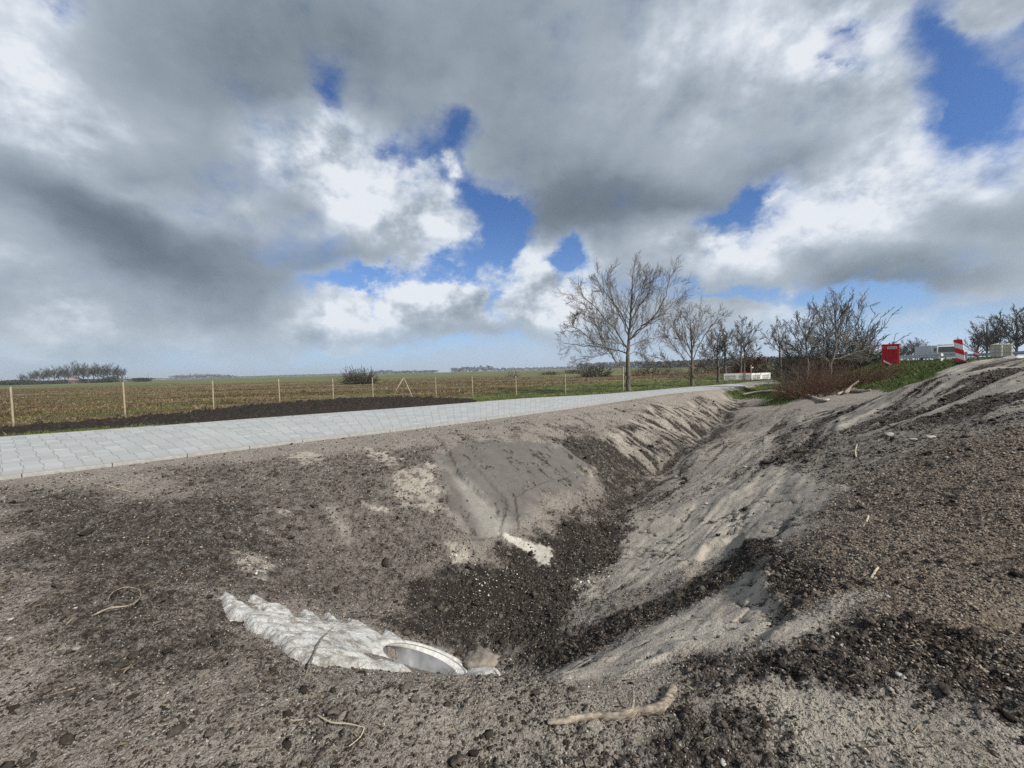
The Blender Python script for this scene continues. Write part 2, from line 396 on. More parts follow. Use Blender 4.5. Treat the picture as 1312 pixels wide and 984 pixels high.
M_dark = np.maximum(M_dark, .8 * B([(700, 560), (760, 555), (830, 600), (800, 650), (760, 660), (770, 620)], feather=.3, warp=.3, wf=2, seed=8))
brown_r = B([(1000, 790), (985, 725), (1030, 700), (1080, 645), (1090, 615), (1200, 570), (1312, 545), (1400, 560), (1400, 900), (1312, 880), (1150, 850), (1080, 800)], feather=.3, warp=.4, wf=1.5, seed=9)
M_brown = np.maximum(M_brown, brown_r)
M_dark = np.maximum(M_dark, .22 * brown_r * (1 + 1.2 * n_big))
M_dark = np.maximum(M_dark, .95 * B([(946, 683), (992, 692), (1000, 715), (962, 716)], feather=.05, warp=.06, wf=6))
M_dark = np.maximum(M_dark, .95 * B([(966, 732), (1005, 712), (1060, 735), (1050, 765), (1010, 792), (982, 770)], feather=.07, warp=.08, wf=6))
M_dark = np.maximum(M_dark, .85 * B([(880, 850), (1000, 822), (1100, 790), (1200, 800), (1400, 850), (1400, 945), (1220, 905), (1100, 872), (960, 872), (900, 895)], feather=.12, warp=.22, wf=3, seed=11))
M_dark = np.maximum(M_dark, .80 * B([(860, 900), (960, 905), (1000, 960), (960, 1010), (800, 1010)], feather=.12, warp=.22, wf=3, seed=12))
M_dark = np.maximum(M_dark, .42 * B([(990, 560), (1100, 530), (1312, 500), (1400, 540), (1200, 580), (1090, 620), (1010, 600)], feather=.6, warp=.6, wf=1.0, seed=13))
M_dark = np.maximum(M_dark, .40 * B([(400, 905), (700, 930), (850, 925), (860, 1010), (200, 1010), (100, 960)], feather=.3, warp=.3, wf=2, seed=14))
# smooth grey sand faces
M_grey = np.maximum(M_grey, B([(562, 580), (600, 568), (650, 562), (720, 572), (765, 600), (740, 632), (700, 640), (665, 676), (615, 692), (578, 664), (566, 620)], feather=.14, warp=.34, wf=2.5))
sand_a = B([(800, 690), (850, 655), (915, 625), (990, 598), (1085, 622), (1060, 645), (1010, 688), (960, 690), (900, 712), (845, 742), (780, 762), (790, 720)], feather=.06, warp=.12, wf=3)
sand_b = B([(690, 868), (730, 855), (790, 832), (860, 790), (955, 728), (980, 735), (1005, 775), (985, 815), (915, 832), (850, 848), (800, 872), (730, 880)], feather=.08, warp=.12, wf=3, seed=4)
sand_c = B([(985, 815), (1010, 800), (1090, 755), (1140, 762), (1080, 790), (1010, 830), (960, 840)], feather=.04, warp=.06, wf=5, seed=4)
sand_d = B([(780, 690), (830, 650), (880, 600), (930, 560), (1000, 540), (1010, 560), (960, 590), (900, 640), (830, 685)], feather=.15, warp=.3, wf=2, seed=15)
chan = B([(800, 640), (835, 605), (870, 592), (905, 560), (935, 530), (950, 530), (925, 560), (890, 600), (850, 630), (815, 655)], feather=.10, warp=.15, wf=3, seed=16)
M_grey = np.maximum.reduce([M_grey, sand_a, sand_b, sand_c, .55 * sand_d, .5 * chan])
M_pale = np.maximum.reduce([M_pale, .55 * sand_a, .62 * sand_b, .5 * sand_c, .6 * sand_d, .4 * chan])
tracks = B([(1010, 545), (1080, 520), (1150, 505), (1190, 482), (1312, 452), (1420, 440), (1420, 500), (1312, 525), (1180, 545), (1080, 560)], feather=.5, warp=.5, wf=1, seed=17)
# pale patches where the sand shows through
for k, pl in enumerate([[(368, 582), (400, 577), (420, 583), (408, 599), (385, 598)], [(460, 574), (490, 577), (514, 588), (508, 597), (485, 590)],
                        [(452, 637), (475, 648), (503, 652), (495, 659), (470, 652)], [(498, 605), (545, 598), (562, 622), (572, 655), (530, 655), (505, 638)],
                        [(296, 705), (325, 708), (345, 722), (347, 748), (325, 744), (304, 728)], [(545, 590), (562, 596), (556, 604), (543, 600)],
                        [(355, 652), (372, 655), (370, 662), (356, 659)], [(570, 695), (600, 697), (605, 720), (580, 722)], [(735, 742), (780, 738), (770, 765), (740, 770)]]):
    m = B(pl, feather=.07, warp=.22, wf=6, seed=50 + k) * (.35 + .65 * sstep(-.3, .15, fbm(xn, yn, 6, 4, 251, .65))); M_pale = np.maximum(M_pale, m); M_grey = np.maximum(M_grey, .6 * m); M_patch = np.maximum(M_patch, m)
for k, pl in enumerate([[(413, 648), (430, 652), (452, 692), (440, 690)], [(574, 598), (600, 612), (655, 665), (645, 690), (618, 684), (598, 640)]]):
    M_white = np.maximum(M_white, .42 * B(pl, feather=.12, warp=.05, wf=5, seed=60 + k))
for k, pl in enumerate([[(638, 682), (660, 690), (706, 700), (708, 712), (690, 722), (680, 708), (655, 697)], [(684, 706), (704, 710), (706, 724), (694, 722)]]):
    M_white = np.maximum(M_white, B(pl, feather=.03, warp=.07, wf=9, seed=70 + k))
M_pale = np.maximum(M_pale, .85 * B([(930, 895), (1000, 875), (1080, 900), (1180, 925), (1250, 1000), (1010, 1000), (965, 935)], feather=.12, warp=.15, wf=4, seed=80))
M_pale = np.maximum(M_pale, .5 * B([(1000, 600), (1040, 585), (1080, 600), (1080, 618), (1010, 605)], feather=.15, warp=.15, wf=4, seed=81))
M_pale = np.maximum(M_pale, .42 * B([(300, 885), (500, 878), (640, 872), (760, 885), (860, 875), (840, 920), (870, 1010), (260, 1010)], feather=.25, warp=.25, wf=3, seed=85))
M_pale = np.maximum(M_pale, .30 * B([(0, 900), (260, 900), (300, 1010), (0, 1010)], feather=.3, warp=.3, wf=3, seed=86))
M_pale = np.maximum(M_pale, .55 * B([(1100, 920), (1312, 930), (1400, 1010), (1180, 1010)], feather=.2, warp=.2, wf=4, seed=82))
# rills run down the far bank, ruts along the near one
ca, sa = math.cos(R(-58)), math.sin(R(-58))
u = xn * ca + yn * sa; v = -xn * sa + yn * ca
rill = fbm(u * .32, v * 1.0, 2.6, 4, 91, .6)
far_bank = B([(770, 560), (830, 518), (945, 500), (960, 520), (905, 560), (850, 592), (790, 632), (740, 600)], feather=.3, warp=.3, wf=2, seed=18)
rill2 = fbm(u * .22, v * 1.0, 5.5, 4, 93, .6)
M_pale = np.maximum(M_pale, .95 * far_bank * sstep(.0, .35, rill + .5 * rill2))
M_dark = np.maximum(M_dark, .98 * far_bank * sstep(.10, -.25, rill + .6 * rill2))
upbank = B([(560, 555), (700, 536), (800, 520), (860, 512), (850, 530), (780, 560), (700, 572), (600, 575)], feather=.4, warp=.4, wf=2, seed=87)
M_dark = np.maximum(M_dark, .5 * upbank * sstep(-.2, .4, fbm(u * .5, v, 2.2, 4, 89, .6)))
ca, sa = math.cos(R(44)), math.sin(R(44))
u2 = xn * ca + yn * sa; v2 = -xn * sa + yn * ca
rut = fbm(u2 * .13, v2 * 1.0, 2.0, 4, 95, .6)
ca, sa = math.cos(R(13)), math.sin(R(13))
u3 = xn * ca + yn * sa; v3 = -xn * sa + yn * ca
rut3 = fbm(u3 * .10, v3 + .12 * np.sin(u3 * .5), 1.7, 5, 97, .62)
M_grey = np.maximum(M_grey, tracks * sstep(-.25, .3, rut3)); M_pale = np.maximum(M_pale, .75 * tracks * sstep(.05, .4, rut3))
M_dark = np.where(tracks > .02, M_dark * (1 - tracks) + tracks * (.95 * sstep(.12, -.18, rut3)), M_dark)
rb = B([(840, 700), (960, 560), (1000, 520), (1100, 520), (1090, 560), (1010, 600), (900, 690)], feather=.5, warp=.3, wf=2, seed=19)
M_dark = np.maximum(M_dark, rb * .9 * sstep(.0, -.45, rut)); M_pale = np.maximum(M_pale, rb * .5 * sstep(.05, .45, rut))
# sand faces win over scattered peat
M_dark = M_dark * (1 - .78 * np.maximum(np.maximum(sand_a, sand_b), sand_c)) * (1 - .75 * M_white)
M_dark = M_dark * (1 - .7 * B([(562, 580), (650, 562), (720, 572), (765, 600), (740, 632), (700, 640), (665, 676), (615, 692), (578, 664)], feather=.10, warp=.14, wf=3))
# shoulder of compacted pink-grey sand beside the paving
shoulder = (1 - sstep(.25, .9, pdn + .3 * n_mid)) * soil
M_pale = np.maximum(M_pale, .22 * shoulder)
M_dark = M_dark * (1 - .7 * shoulder)
# green: verge beyond the road, grassy end of the ditch, embankment face
fieldside = ((sdf(np.array([(-40, -12), (-21, 4.2), (-12.6, 9.5), (-7.8, 12.9), (.5, 19.3), (6.7, 23.0), (16.9, 30.0), (28, 39.5), (43, 51.5), (120, 110), (120, 400), (-400, 400), (-400, -12)]), xn, yn) + 0) < -.15)
M_green = np.maximum(M_green, B([(955, 498), (1010, 492), (1060, 500), (1020, 512), (992, 520), (975, 520), (990, 511), (955, 506)], feather=.5, warp=.8, wf=1, seed=83))
emb = B([(1095, 470), (1180, 464), (1235, 464), (1195, 482), (1140, 502), (1100, 498)], feather=.4, warp=.4, wf=1, seed=84)
sdn = crest_sd(xn, yn)
emb2 = sstep(16.5, 18.5, yn + .35 * (xn - 21) + .8 * n_mid) * sstep(-7.5, -6, sdn) * (1 - sstep(2.0, 2.6, sdn))
M_green = np.maximum(M_green, np.maximum(emb, emb2)); 
beyond = sstep(25.0, 27.5, (xn * .45 + yn * .9) + .8 * n_mid + 0 * xn) * (sdn < -5) * (xn > 8) * (pdn > .3)
M_green = np.maximum(M_green, .9 * beyond)
kill = np.maximum(M_green, 0)
for arr in (M_dark, M_pale, M_grey): arr *= (1 - kill)

# cracks and crusts that run with the ruts
allsand = np.clip(np.maximum.reduce([sand_a, sand_b, sand_d, rb, .6 * chan]), 0, 1)
gate = sstep(-.12, .25, fbm(xn, yn, 1.6, 3, 201))
crack = sstep(.075, .0, np.abs(fbm(u2 * .22, v2, 1.9, 5, 203, .6))) * gate * allsand
crack2 = sstep(.085, .0, np.abs(fbm(u * .5, v * .9, 1.3, 5, 207, .6))) * sstep(-.05, .3, fbm(xn, yn, 1.3, 3, 209)) * M_grey
crack3 = sstep(.08, .0, np.abs(fbm(u3 * .16, v3, 1.5, 5, 211, .6))) * brown_r * .6
spots = sstep(.30, .55, fbm(xn, yn, 5.5, 4, 213, .6)) * allsand
M_dark = np.maximum.reduce([M_dark, .95 * crack, .8 * crack2, crack3, .62 * spots])
bandl = sstep(.05, .5, fbm(u2 * .18, v2, 1.2, 4, 215, .6)) * allsand
M_pale = np.clip(M_pale + .45 * bandl - .25 * sstep(.0, -.5, fbm(u2 * .18, v2, 1.2, 4, 217, .6)) * allsand, 0, 1)
M_dark = M_dark * (1 - .62 * M_patch)
# damp sand: the slab face, the foot of the ditch and its channel
DL = np.array([(-.35, 3.55), (.35, 4.6), (.9, 5.85), (2.2, 7.9), (4.0, 10.3), (6.9, 14.1), (9.3, 17.2), (11.8, 20.7), (15, 24.2)])
dl = np.full(len(xn), 1e9)
for i in range(len(DL) - 1):
    a_, b_ = DL[i], DL[i + 1]; e_ = b_ - a_; t_ = np.clip(((xn - a_[0]) * e_[0] + (yn - a_[1]) * e_[1]) / (e_ ** 2).sum(), 0, 1)
    dl = np.minimum(dl, (xn - a_[0] - t_ * e_[0]) ** 2 + (yn - a_[1] - t_ * e_[1]) ** 2)
dl = np.sqrt(dl) + .12 * fbm(xn, yn, 1.5, 3, 223); farw = sstep(6.2, 8.0, yn)
notch = np.exp(-(dl / .42) ** 2) * farw * (1 - sstep(19, 23, yn))
foot = np.exp(-(dl / .75) ** 2) * farw * (1 - sstep(19, 23, yn))
slabf = B([(562, 580), (600, 568), (650, 562), (720, 572), (765, 600), (740, 632), (700, 640), (665, 676), (615, 692), (578, 664), (566, 620)], feather=.12, warp=.2, wf=3)
M_damp = np.clip(np.maximum.reduce([.95 * slabf * (1 - M_white), .75 * foot, .55 * sstep(.0, .6, M_dark) * (yn > 3.2) * (xn < 2.5), .35 * far_bank * sstep(.3, -.3, rill)]), 0, 1)
nf_ = fbm(u2 * .4, v2, 3.0, 4, 225, .6)
M_dark = np.maximum(M_dark, .7 * slabf * sstep(.12, .45, fbm(u * .45, v, 3.2, 5, 229, .65)) * (1 - M_white))
M_dark = np.maximum(M_dark, foot * .95 * sstep(-.15, .35, nf_))
nearfoot = B([(690, 700), (780, 640), (830, 590), (900, 545), (960, 530), (985, 545), (930, 585), (870, 640), (800, 690), (740, 730)], feather=.35, warp=.3, wf=2, seed=227)
M_dark = np.maximum(M_dark, nearfoot * .85 * sstep(.05, -.35, rut))
M_damp = np.maximum(M_damp, .4 * nearfoot)
# small relief
smooth = np.clip(np.maximum(M_grey, np.maximum(sand_a, sand_b)), 0, 1)
cl = fbm(xn, yn, 9, 4, 101, .62); cl2 = fbm(xn, yn, 26, 3, 111, .6)
rough = np.clip(.35 + .9 * M_dark, 0, 1) * (1 - .85 * smooth)
dz = rough * (.030 * cl + .036 * np.maximum(cl2, -.15)) - .018 * crack - .02 * crack2 + .010 * n_mid * (1 - .6 * smooth) + .035 * fbm(xn, yn, 1.1, 2, 121) * sstep(.4, 1.5, pdn)
dz += far_bank * (.06 * rill + .03 * rill2) + tracks * .07 * rut3 + rb * .05 * rut + .012 * bandl + .03 * allsand * np.maximum(fbm(u2 * .3, v2, 3.0, 4, 219, .6), -.2) + .004 * smooth * cl2
# crisp little terraces in the sand faces
ter = sand_b * .03 * np.abs(fbm(u2 * .5, v2, 2.2, 3, 131)) + M_grey * .02 * np.abs(rut)
dz += ter
dz -= .16 * notch
# scarp where the peat crust has broken away
sc = B([(905, 700), (948, 683), (962, 716), (985, 722), (968, 732), (984, 772), (1012, 792), (960, 830), (880, 850), (780, 862), (790, 815), (860, 770)], feather=.05, warp=.05, wf=5, seed=141)
dz -= .07 * sc * sstep(.9, 2.0, xn)
# ledges on the grey face
g1 = B([(568, 600), (600, 590), (650, 640), (640, 690), (600, 690)], feather=.04, warp=.05, wf=5, seed=142)
g2 = B([(660, 640), (735, 612), (742, 620), (700, 655), (665, 680)], feather=.03, warp=.04, wf=6, seed=143)
g3 = B([(640, 565), (680, 560), (760, 600), (735, 612), (690, 590)], feather=.03, warp=.08, wf=5, seed=144)
dz += -.05 * g1 + .05 * g2 - .05 * g3 - .06 * B([(548, 556), (556, 556), (590, 606), (650, 660), (640, 664), (580, 610)], feather=.04, warp=.05, wf=6, seed=145) \
      - .07 * B([(690, 540), (698, 540), (740, 572), (775, 598), (765, 602), (725, 575)], feather=.04, warp=.06, wf=6, seed=146)
# dark hollow at the right
dz -= .12 * B([(1278, 790), (1330, 780), (1330, 812), (1290, 806)], feather=.06, warp=.04, wf=6, seed=147)
keep = sstep(.02, .35, pdn)
dz = dz * keep - .0 * keep
fs = fieldside & (pdn > .3)
fieldside = fieldside & ~((xn < -1) & (pdn < 1.1 + .5 * n_mid)); fs = fs & fieldside
dz = np.where(fs, dz * 1.0 + .03 * fbm(xn, yn, 2.2, 3, 151), dz)
z = zb.copy(); z[near] += dz
# hollow inside the drain pipe's mouth
PC = np.array([-.79, 3.20]); PA = np.array([.86, .51]); PR = .24; PSL = .64; PCZ = -.83
_s = (xn - PC[0]) * PA[0] + (yn - PC[1]) * PA[1]; _t = -(xn - PC[0]) * PA[1] + (yn - PC[1]) * PA[0]
el_ = (_s / (PR / PSL)) ** 2 + (_t / PR) ** 2
zz = z[near]; zz = np.where(el_ < 1.0, np.minimum(zz, PCZ - .26), zz); z[near] = zz
far = ~near
z[far] += .12 * fbm(x[far], y[far], .02, 3, 161) * sstep(40, 120, np.hypot(x[far], y[far])) * (np.abs(crest_sd(x[far], y[far]) - 12) > 22)

def field_masks(x, y, fs):
    """meadow beyond the road: brown sedge in bands, green verge near the fence and far out"""
    r = x * -.45 + y * .89                       # runs away from the road
    n1 = fbm(x, y, .05, 4, 171); n2 = fbm(x * .35, y, .35, 4, 172)
    nearv = 1 - sstep(3.0, 8.0, (x * -.62 + y * .78) - 14.8 + 2.2 * n2 - 6.0 * sstep(-8, 4, x))
    greenfar = sstep(75, 120, y + 25 * n1 + .1 * x)
    g = np.clip(.22 + 1.0 * n2, 0, .52) * .85
    g = np.maximum(g, np.maximum(.8 * nearv, greenfar))
    return g, n2

ga = np.zeros(len(x), np.float32)
attr = {k: np.zeros(len(x), np.float32) for k in ('dark', 'pale', 'grey', 'brown', 'green', 'white', 'field', 'damp')}
for k, a in (('dark', M_dark), ('pale', M_pale), ('grey', M_grey), ('brown', M_brown), ('green', M_green), ('white', M_white), ('damp', M_damp)):
    attr[k][near] = a
fld = np.zeros(len(x), bool); fld[near] = fs
fld[far] = ~((np.abs(x[far]) < 14) & (y[far] < 1)) & (crest_sd(x[far], y[far]) < 0) | (y[far] > 60)
gm, _n2 = field_masks(x, y, fld)
attr['field'] = fld.astype(np.float32)
attr['green'] = np.where(fld, gm, attr['green']).astype(np.float32)
for k in ('dark', 'pale', 'grey', 'brown'): attr[k][fld] = 0

def mesh_from(name, V, faces=None, quads=None, tris=None, mat=None, parent=None, smooth=True, uv=None):
    me = bpy.data.meshes.new(name)
    V = np.asarray(V, np.float32)
    if faces is not None:
        me.from_pydata([tuple(map(float, p)) for p in V], [], faces)
    else:
        Fc = quads if quads is not None else tris
        Fc = np.asarray(Fc, np.int32); k = Fc.shape[1]
        me.vertices.add(len(V)); me.vertices.foreach_set('co', V.ravel())
        me.loops.add(Fc.size); me.loops.foreach_set('vertex_index', Fc.ravel())
        me.polygons.add(len(Fc)); me.polygons.foreach_set('loop_start', np.arange(0, Fc.size, k, dtype=np.int32))
        me.update(calc_edges=True)
    if smooth: me.polygons.foreach_set('use_smooth', np.ones(len(me.polygons), bool))
    if mat: me.materials.append(mat)
    if uv is not None:
        l = me.uv_layers.new(name='UVMap'); idx = np.empty(len(me.loops), np.int32); me.loops.foreach_get('vertex_index', idx)
        l.data.foreach_set('uv', np.asarray(uv, np.float32)[idx].ravel())
    me.validate(clean_customdata=False) if faces is not None else None
    o = bpy.data.objects.new(name, me); COL.objects.link(o)
    if parent: o.parent = parent
    return o
def grid_quads(nx, ny):
    i = np.arange(nx - 1)[None] + np.arange(ny - 1)[:, None] * nx
    return np.stack([i, i + 1, i + 1 + nx, i + nx], -1).reshape(-1, 4)
def tag(o, label=None, cat=None, group=None, kind=None):
    if label: o['label'] = label
    if cat: o['category'] = cat
    if group: o['group'] = group
    if kind: o['kind'] = kind
    return o
def new_mat(name):
    m = bpy.data.materials.new(name); m.use_nodes = True; g = NT(m.node_tree); g.n.clear()
    out = g.new('ShaderNodeOutputMaterial'); b = g.new('ShaderNodeBsdfPrincipled'); g.l.new(b.outputs[0], out.inputs[0])
    b.inputs['Roughness'].default_value = .8; b.inputs['Specular IOR Level'].default_value = .3
    return m, g, b
def at(g, name):
    n = g.new('ShaderNodeAttribute'); n.attribute_name = name; return n.outputs['Fac']

def ground_mat():
    m, g, b = new_mat('ground_soil')
    geo = g.new('ShaderNodeNewGeometry'); P = geo.outputs['Position']
    lp = g.noise(P, 1.3, 4, .6); ms = g.noise(P, 9, 5, .65); fs = g.noise(P, 45, 5, .7); vf = g.noise(P, 160, 3, .7)
    crumbs = g.vor(P, 42, 'F1'); crumb2 = g.vor(g.vmath('ADD', P, g.vmath('SCALE', g.noise(P, 30, 2, .5, col=True), scale=.03)), 95, 'F1')
    soil = g.ramp(fs, [(.25, (.080, .068, .058)), (.42, (.23, .202, .175)), (.6, (.355, .317, .276)), (.8, (.49, .445, .395))])
    soil = g.mix(g.mapr(lp, .35, .7, 0, .22), soil, (.19, .162, .142))
    soil = g.mix(g.mapr(vf, .46, .62, 0, .55), soil, (.40, .365, .32))
    soil = g.mix(g.mapr(vf, .47, .36, 0, .6), soil, (.045, .037, .031))
    # dark peat covers by mask plus noise so that its edge breaks into crumbs
    dk = at(g, 'dark')
    dn = g.math('ADD', dk, g.math('MULTIPLY', g.math('SUBTRACT', g.math('ADD', g.math('ADD', g.math('MULTIPLY', ms, .50), g.math('MULTIPLY', fs, .55)), g.math('MULTIPLY', vf, .30)), .675), 3.6))
    dmask = g.mapr(dn, .30, .95, smooth=True)
    dmask = g.math('MULTIPLY', dmask, g.mapr(dk, .02, .15))
    peat = g.ramp(vf, [(.3, (.020, .016, .013)), (.55, (.050, .041, .034)), (.75, (.13, .11, .093))])
    brownc = g.ramp(fs, [(.3, (.070, .053, .041)), (.5, (.225, .178, .138)), (.72, (.43, .365, .295))])
    bk = at(g, 'brown')
    # sands
    sand = g.ramp(g.noise(P, 70, 4, .8), [(.25, (.29, .258, .212)), (.5, (.41, .370, .312)), (.8, (.53, .485, .415))])
    sand = g.mix(g.mapr(g.noise(P, 2.2, 4, .6), .4, .65, 0, .5), sand, (.27, .235, .195))
    grey = g.ramp(g.noise(P, 55, 4, .75), [(.25, (.145, .133, .118)), (.5, (.215, .199, .178)), (.8, (.31, .289, .26))])
    pk = at(g, 'pale'); gk = at(g, 'grey')
    pn_ = g.math('ADD', pk, g.math('MULTIPLY', g.math('SUBTRACT', g.math('ADD', g.math('MULTIPLY', ms, .6), g.math('MULTIPLY', fs, .4)), .5), 1.4))
    pm = g.math('MULTIPLY', g.mapr(pn_, .22, .75), g.mapr(pk, .01, .12))
    c = g.mix(bk, soil, brownc)
    c = g.mix(g.math('MULTIPLY', gk, .92), c, grey)
    c = g.mix(pm, c, sand)
    c = g.mix(dmask, c, g.mix(g.math('MULTIPLY', bk, .55), peat, (.045, .030, .020)))
    # scattered pale crumbs and dark crumbs
    rare = g.mapr(g.vor(P, 26, 'F1', out='Distance'), .10, .16, 1, 0)
    raren = g.math('MULTIPLY', rare, g.mapr(g.noise(P, 6, 2, .5), .60, .68))
    c = g.mix(g.math('MULTIPLY', raren, g.mapr(gk, .3, .8, .75, .2)), c, (.38, .35, .30))
    dc = g.math('MULTIPLY', g.mapr(crumb2, .18, .30, 1, 0), g.mapr(g.noise(P, 12, 3, .6), .48, .60))
    c = g.mix(g.math('MULTIPLY', dc, g.mapr(gk, .3, .9, .85, .28)), c, (.022, .018, .015))
    wk = at(g, 'white'); wn = g.math('MULTIPLY', wk, g.mapr(fs, .25, .6, .45, 1.0))
    c = g.mix(wn, c, (.50, .48, .42))
    # grass and sedge colours of the meadow sheet under the tufts
    fk = at(g, 'field'); gr = at(g, 'green')
    st = g.mapping(P, scale=(.22, 1.0, 1.0))
    sed = g.ramp(g.noise(st, .9, 7, .68), [(.30, (.036, .025, .014)), (.42, (.078, .054, .028)), (.54, (.120, .088, .045)), (.66, (.20, .165, .09))])
    fgreen = g.ramp(g.noise(st, 1.3, 6, .65), [(.3, (.045, .058, .020)), (.5, (.088, .105, .038)), (.7, (.16, .165, .075))])
    gn = g.math('ADD', gr, g.math('MULTIPLY', g.math('SUBTRACT', g.noise(st, .6, 6, .65), .5), 1.4))
    gmask = g.mapr(gn, .35, .65)
    f = g.mix(gmask, sed, fgreen)
    bd = g.noise(g.mapping(P, scale=(.022, .16, 1)), 1.0, 5, .65)
    f = g.mix(g.mapr(bd, .50, .66, 0, .62), f, (.27, .235, .13)); f = g.mix(g.mapr(bd, .48, .34, 0, .55), f, (.050, .032, .018))
    c = g.mix(fk, c, f)
    ng = g.math('MULTIPLY', g.mapr(g.math('ADD', gr, g.math('MULTIPLY', g.math('SUBTRACT', fs, .5), .8)), .3, .6), g.math('SUBTRACT', 1.0, fk))
    c = g.mix(ng, c, g.ramp(fs, [(.3, (.03, .042, .010)), (.6, (.075, .095, .022)), (.8, (.12, .13, .05))]))
    wet = at(g, 'damp'); c = g.mix(g.math('MULTIPLY', wet, .85), c, g.mix(1.0, c, (.50, .50, .51), 'MULTIPLY'))
    c = g.mix(g.math('MULTIPLY', g.mapr(g.noise(P, 3.2, 6, .7), .38, .62, .36, 0), g.math('SUBTRACT', 1.0, fk)), c, g.mix(1.0, c, (.50, .47, .44), 'MULTIPLY'))
    g.l.new(c, b.inputs['Base Color'])
    b.inputs['Roughness'].default_value = .93; b.inputs['Specular IOR Level'].default_value = .18
    hgt = g.math('ADD', g.math('MULTIPLY', fs, .6), g.math('MULTIPLY', vf, .28))
    hgt = g.math('ADD', hgt, g.math('MULTIPLY', g.mapr(crumbs, 0, .5, 1, 0), .45))
    hgt = g.math('ADD', hgt, g.math('MULTIPLY', g.mapr(crumb2, 0, .5, 1, 0), .22))
    bp = g.new('ShaderNodeBump'); bp.inputs['Distance'].default_value = .034
    g.l.new(g.math('MULTIPLY_ADD', g.math('MAXIMUM', gk, wk), -.55, 1.0), bp.inputs['Strength'])
    g.l.new(hgt, bp.inputs['Height']); g.l.new(bp.outputs[0], b.inputs['Normal'])
    return m
MG = ground_mat()
# drop far columns where they are needlessly fine is avoided: one sheet, one object
ground = mesh_from('ground', np.stack([x, y, z], 1), quads=grid_quads(NXg, NYg), mat=MG)
for k, a in attr.items():
    at_ = ground.data.attributes.new(k, 'FLOAT', 'POINT'); at_.data.foreach_set('value', a)
tag(ground, kind='structure')

# height look-up for everything that stands on the ground
Zg = z.reshape(NYg, NXg); Ag = {k: a.reshape(NYg, NXg) for k, a in attr.items()}
def lookup(A, px, py):
    px = np.asarray(px, float); py = np.asarray(py, float)
    i = np.clip(np.searchsorted(gx, px) - 1, 0, NXg - 2); j = np.clip(np.searchsorted(gy, py) - 1, 0, NYg - 2)
    fx = (px - gx[i]) / (gx[i + 1] - gx[i]); fy = (py - gy[j]) / (gy[j + 1] - gy[j])
    return A[j, i] * (1 - fx) * (1 - fy) + A[j, i + 1] * fx * (1 - fy) + A[j + 1, i] * (1 - fx) * fy + A[j + 1, i + 1] * fx * fy
def gz(px, py): return lookup(Zg, px, py)
def gz1(px, py): return float(lookup(Zg, np.array([px]), np.array([py]))[0])
# ------------------------------------------------------------------ materials
def simple(name, col, rough=.7, var=.15, scale=8, bump=0, metal=0, spec=.3, stretch=None):
    m, g, b = new_mat(name)
    tc = g.new('ShaderNodeTexCoord'); P = tc.outputs['Object']
    if stretch: P = g.mapping(P, scale=stretch)
    n = g.noise(P, scale, 5, .65)
    lo = tuple(c * (1 - var * 1.6) for c in col); hi = tuple(min(1, c * (1 + var)) for c in col)
    c = g.ramp(n, [(.3, lo), (.7, hi)]); g.l.new(c, b.inputs['Base Color'])
    b.inputs['Roughness'].default_value = rough; b.inputs['Metallic'].default_value = metal; b.inputs['Specular IOR Level'].default_value = spec
    if bump:
        bp = g.new('ShaderNodeBump'); bp.inputs['Distance'].default_value = bump; bp.inputs['Strength'].default_value = .7
        g.l.new(g.noise(P, scale * 2.5, 5, .7), bp.inputs['Height']); g.l.new(bp.outputs[0], b.inputs['Normal'])
    return m
M_post = simple('post_wood', (.33, .27, .18), .85, .3, 6, .004, stretch=(9, 9, 1))
M_plank = simple('weathered_plank', (.36, .31, .24), .85, .3, 5, .004)
M_bark = simple('bark', (.125, .110, .090), .95, .45, 5, .02, stretch=(3, 3, .8))
M_twig = simple('twig_bark', (.150, .130, .108), .9, .3, 4)
M_twig_pale = simple('pale_twig', (.17, .15, .125), .9, .3, 4)
M_twig_dark = simple('dark_twig', (.062, .056, .042), .95, .35, 4)
M_twig_red = simple('red_brown_twig', (.125, .070, .045), .9, .4, 3)
M_redleaf = simple('dry_beech_leaf', (.085, .030, .016), .9, .4, 6)
M_darkleaf = simple('dark_foliage', (.026, .030, .017), .9, .4, 5)
M_wire = simple('wire', (.35, .35, .34), .5, .1, 5, metal=.8)
M_concrete = simple('concrete', (.46, .455, .43), .9, .18, 9, .004)
M_white = simple('white_paint', (.78, .77, .74), .5, .08, 5)
M_red = simple('red_paint', (.62, .012, .022), .45, .10, 3)
M_dredwhite = None
M_grey = None
M_steel = simple('galvanised_steel', (.36, .37, .38), .45, .12, 3, metal=.6)
M_black = simple('black_rubber', (.02, .02, .02), .8, .2, 5)
M_greyp = simple('grey_panel', (.40, .43, .43), .5, .08, 2)
M_glass = simple('dark_glass', (.03, .035, .04), .12, .1, 2, spec=.6)
M_teal = simple('teal_paint', (.09, .17, .17), .6, .15, 3)
M_cream = simple('cream_plastic', (.52, .50, .38), .5, .14, 3)
M_roof = simple('red_roof_tiles', (.24, .18, .16), .8, .2, 2)
M_brick = simple('brick_wall', (.16, .12, .10), .9, .2, 2)
M_bushfar = simple('far_bush', (.060, .055, .040), .95, .35, 1)

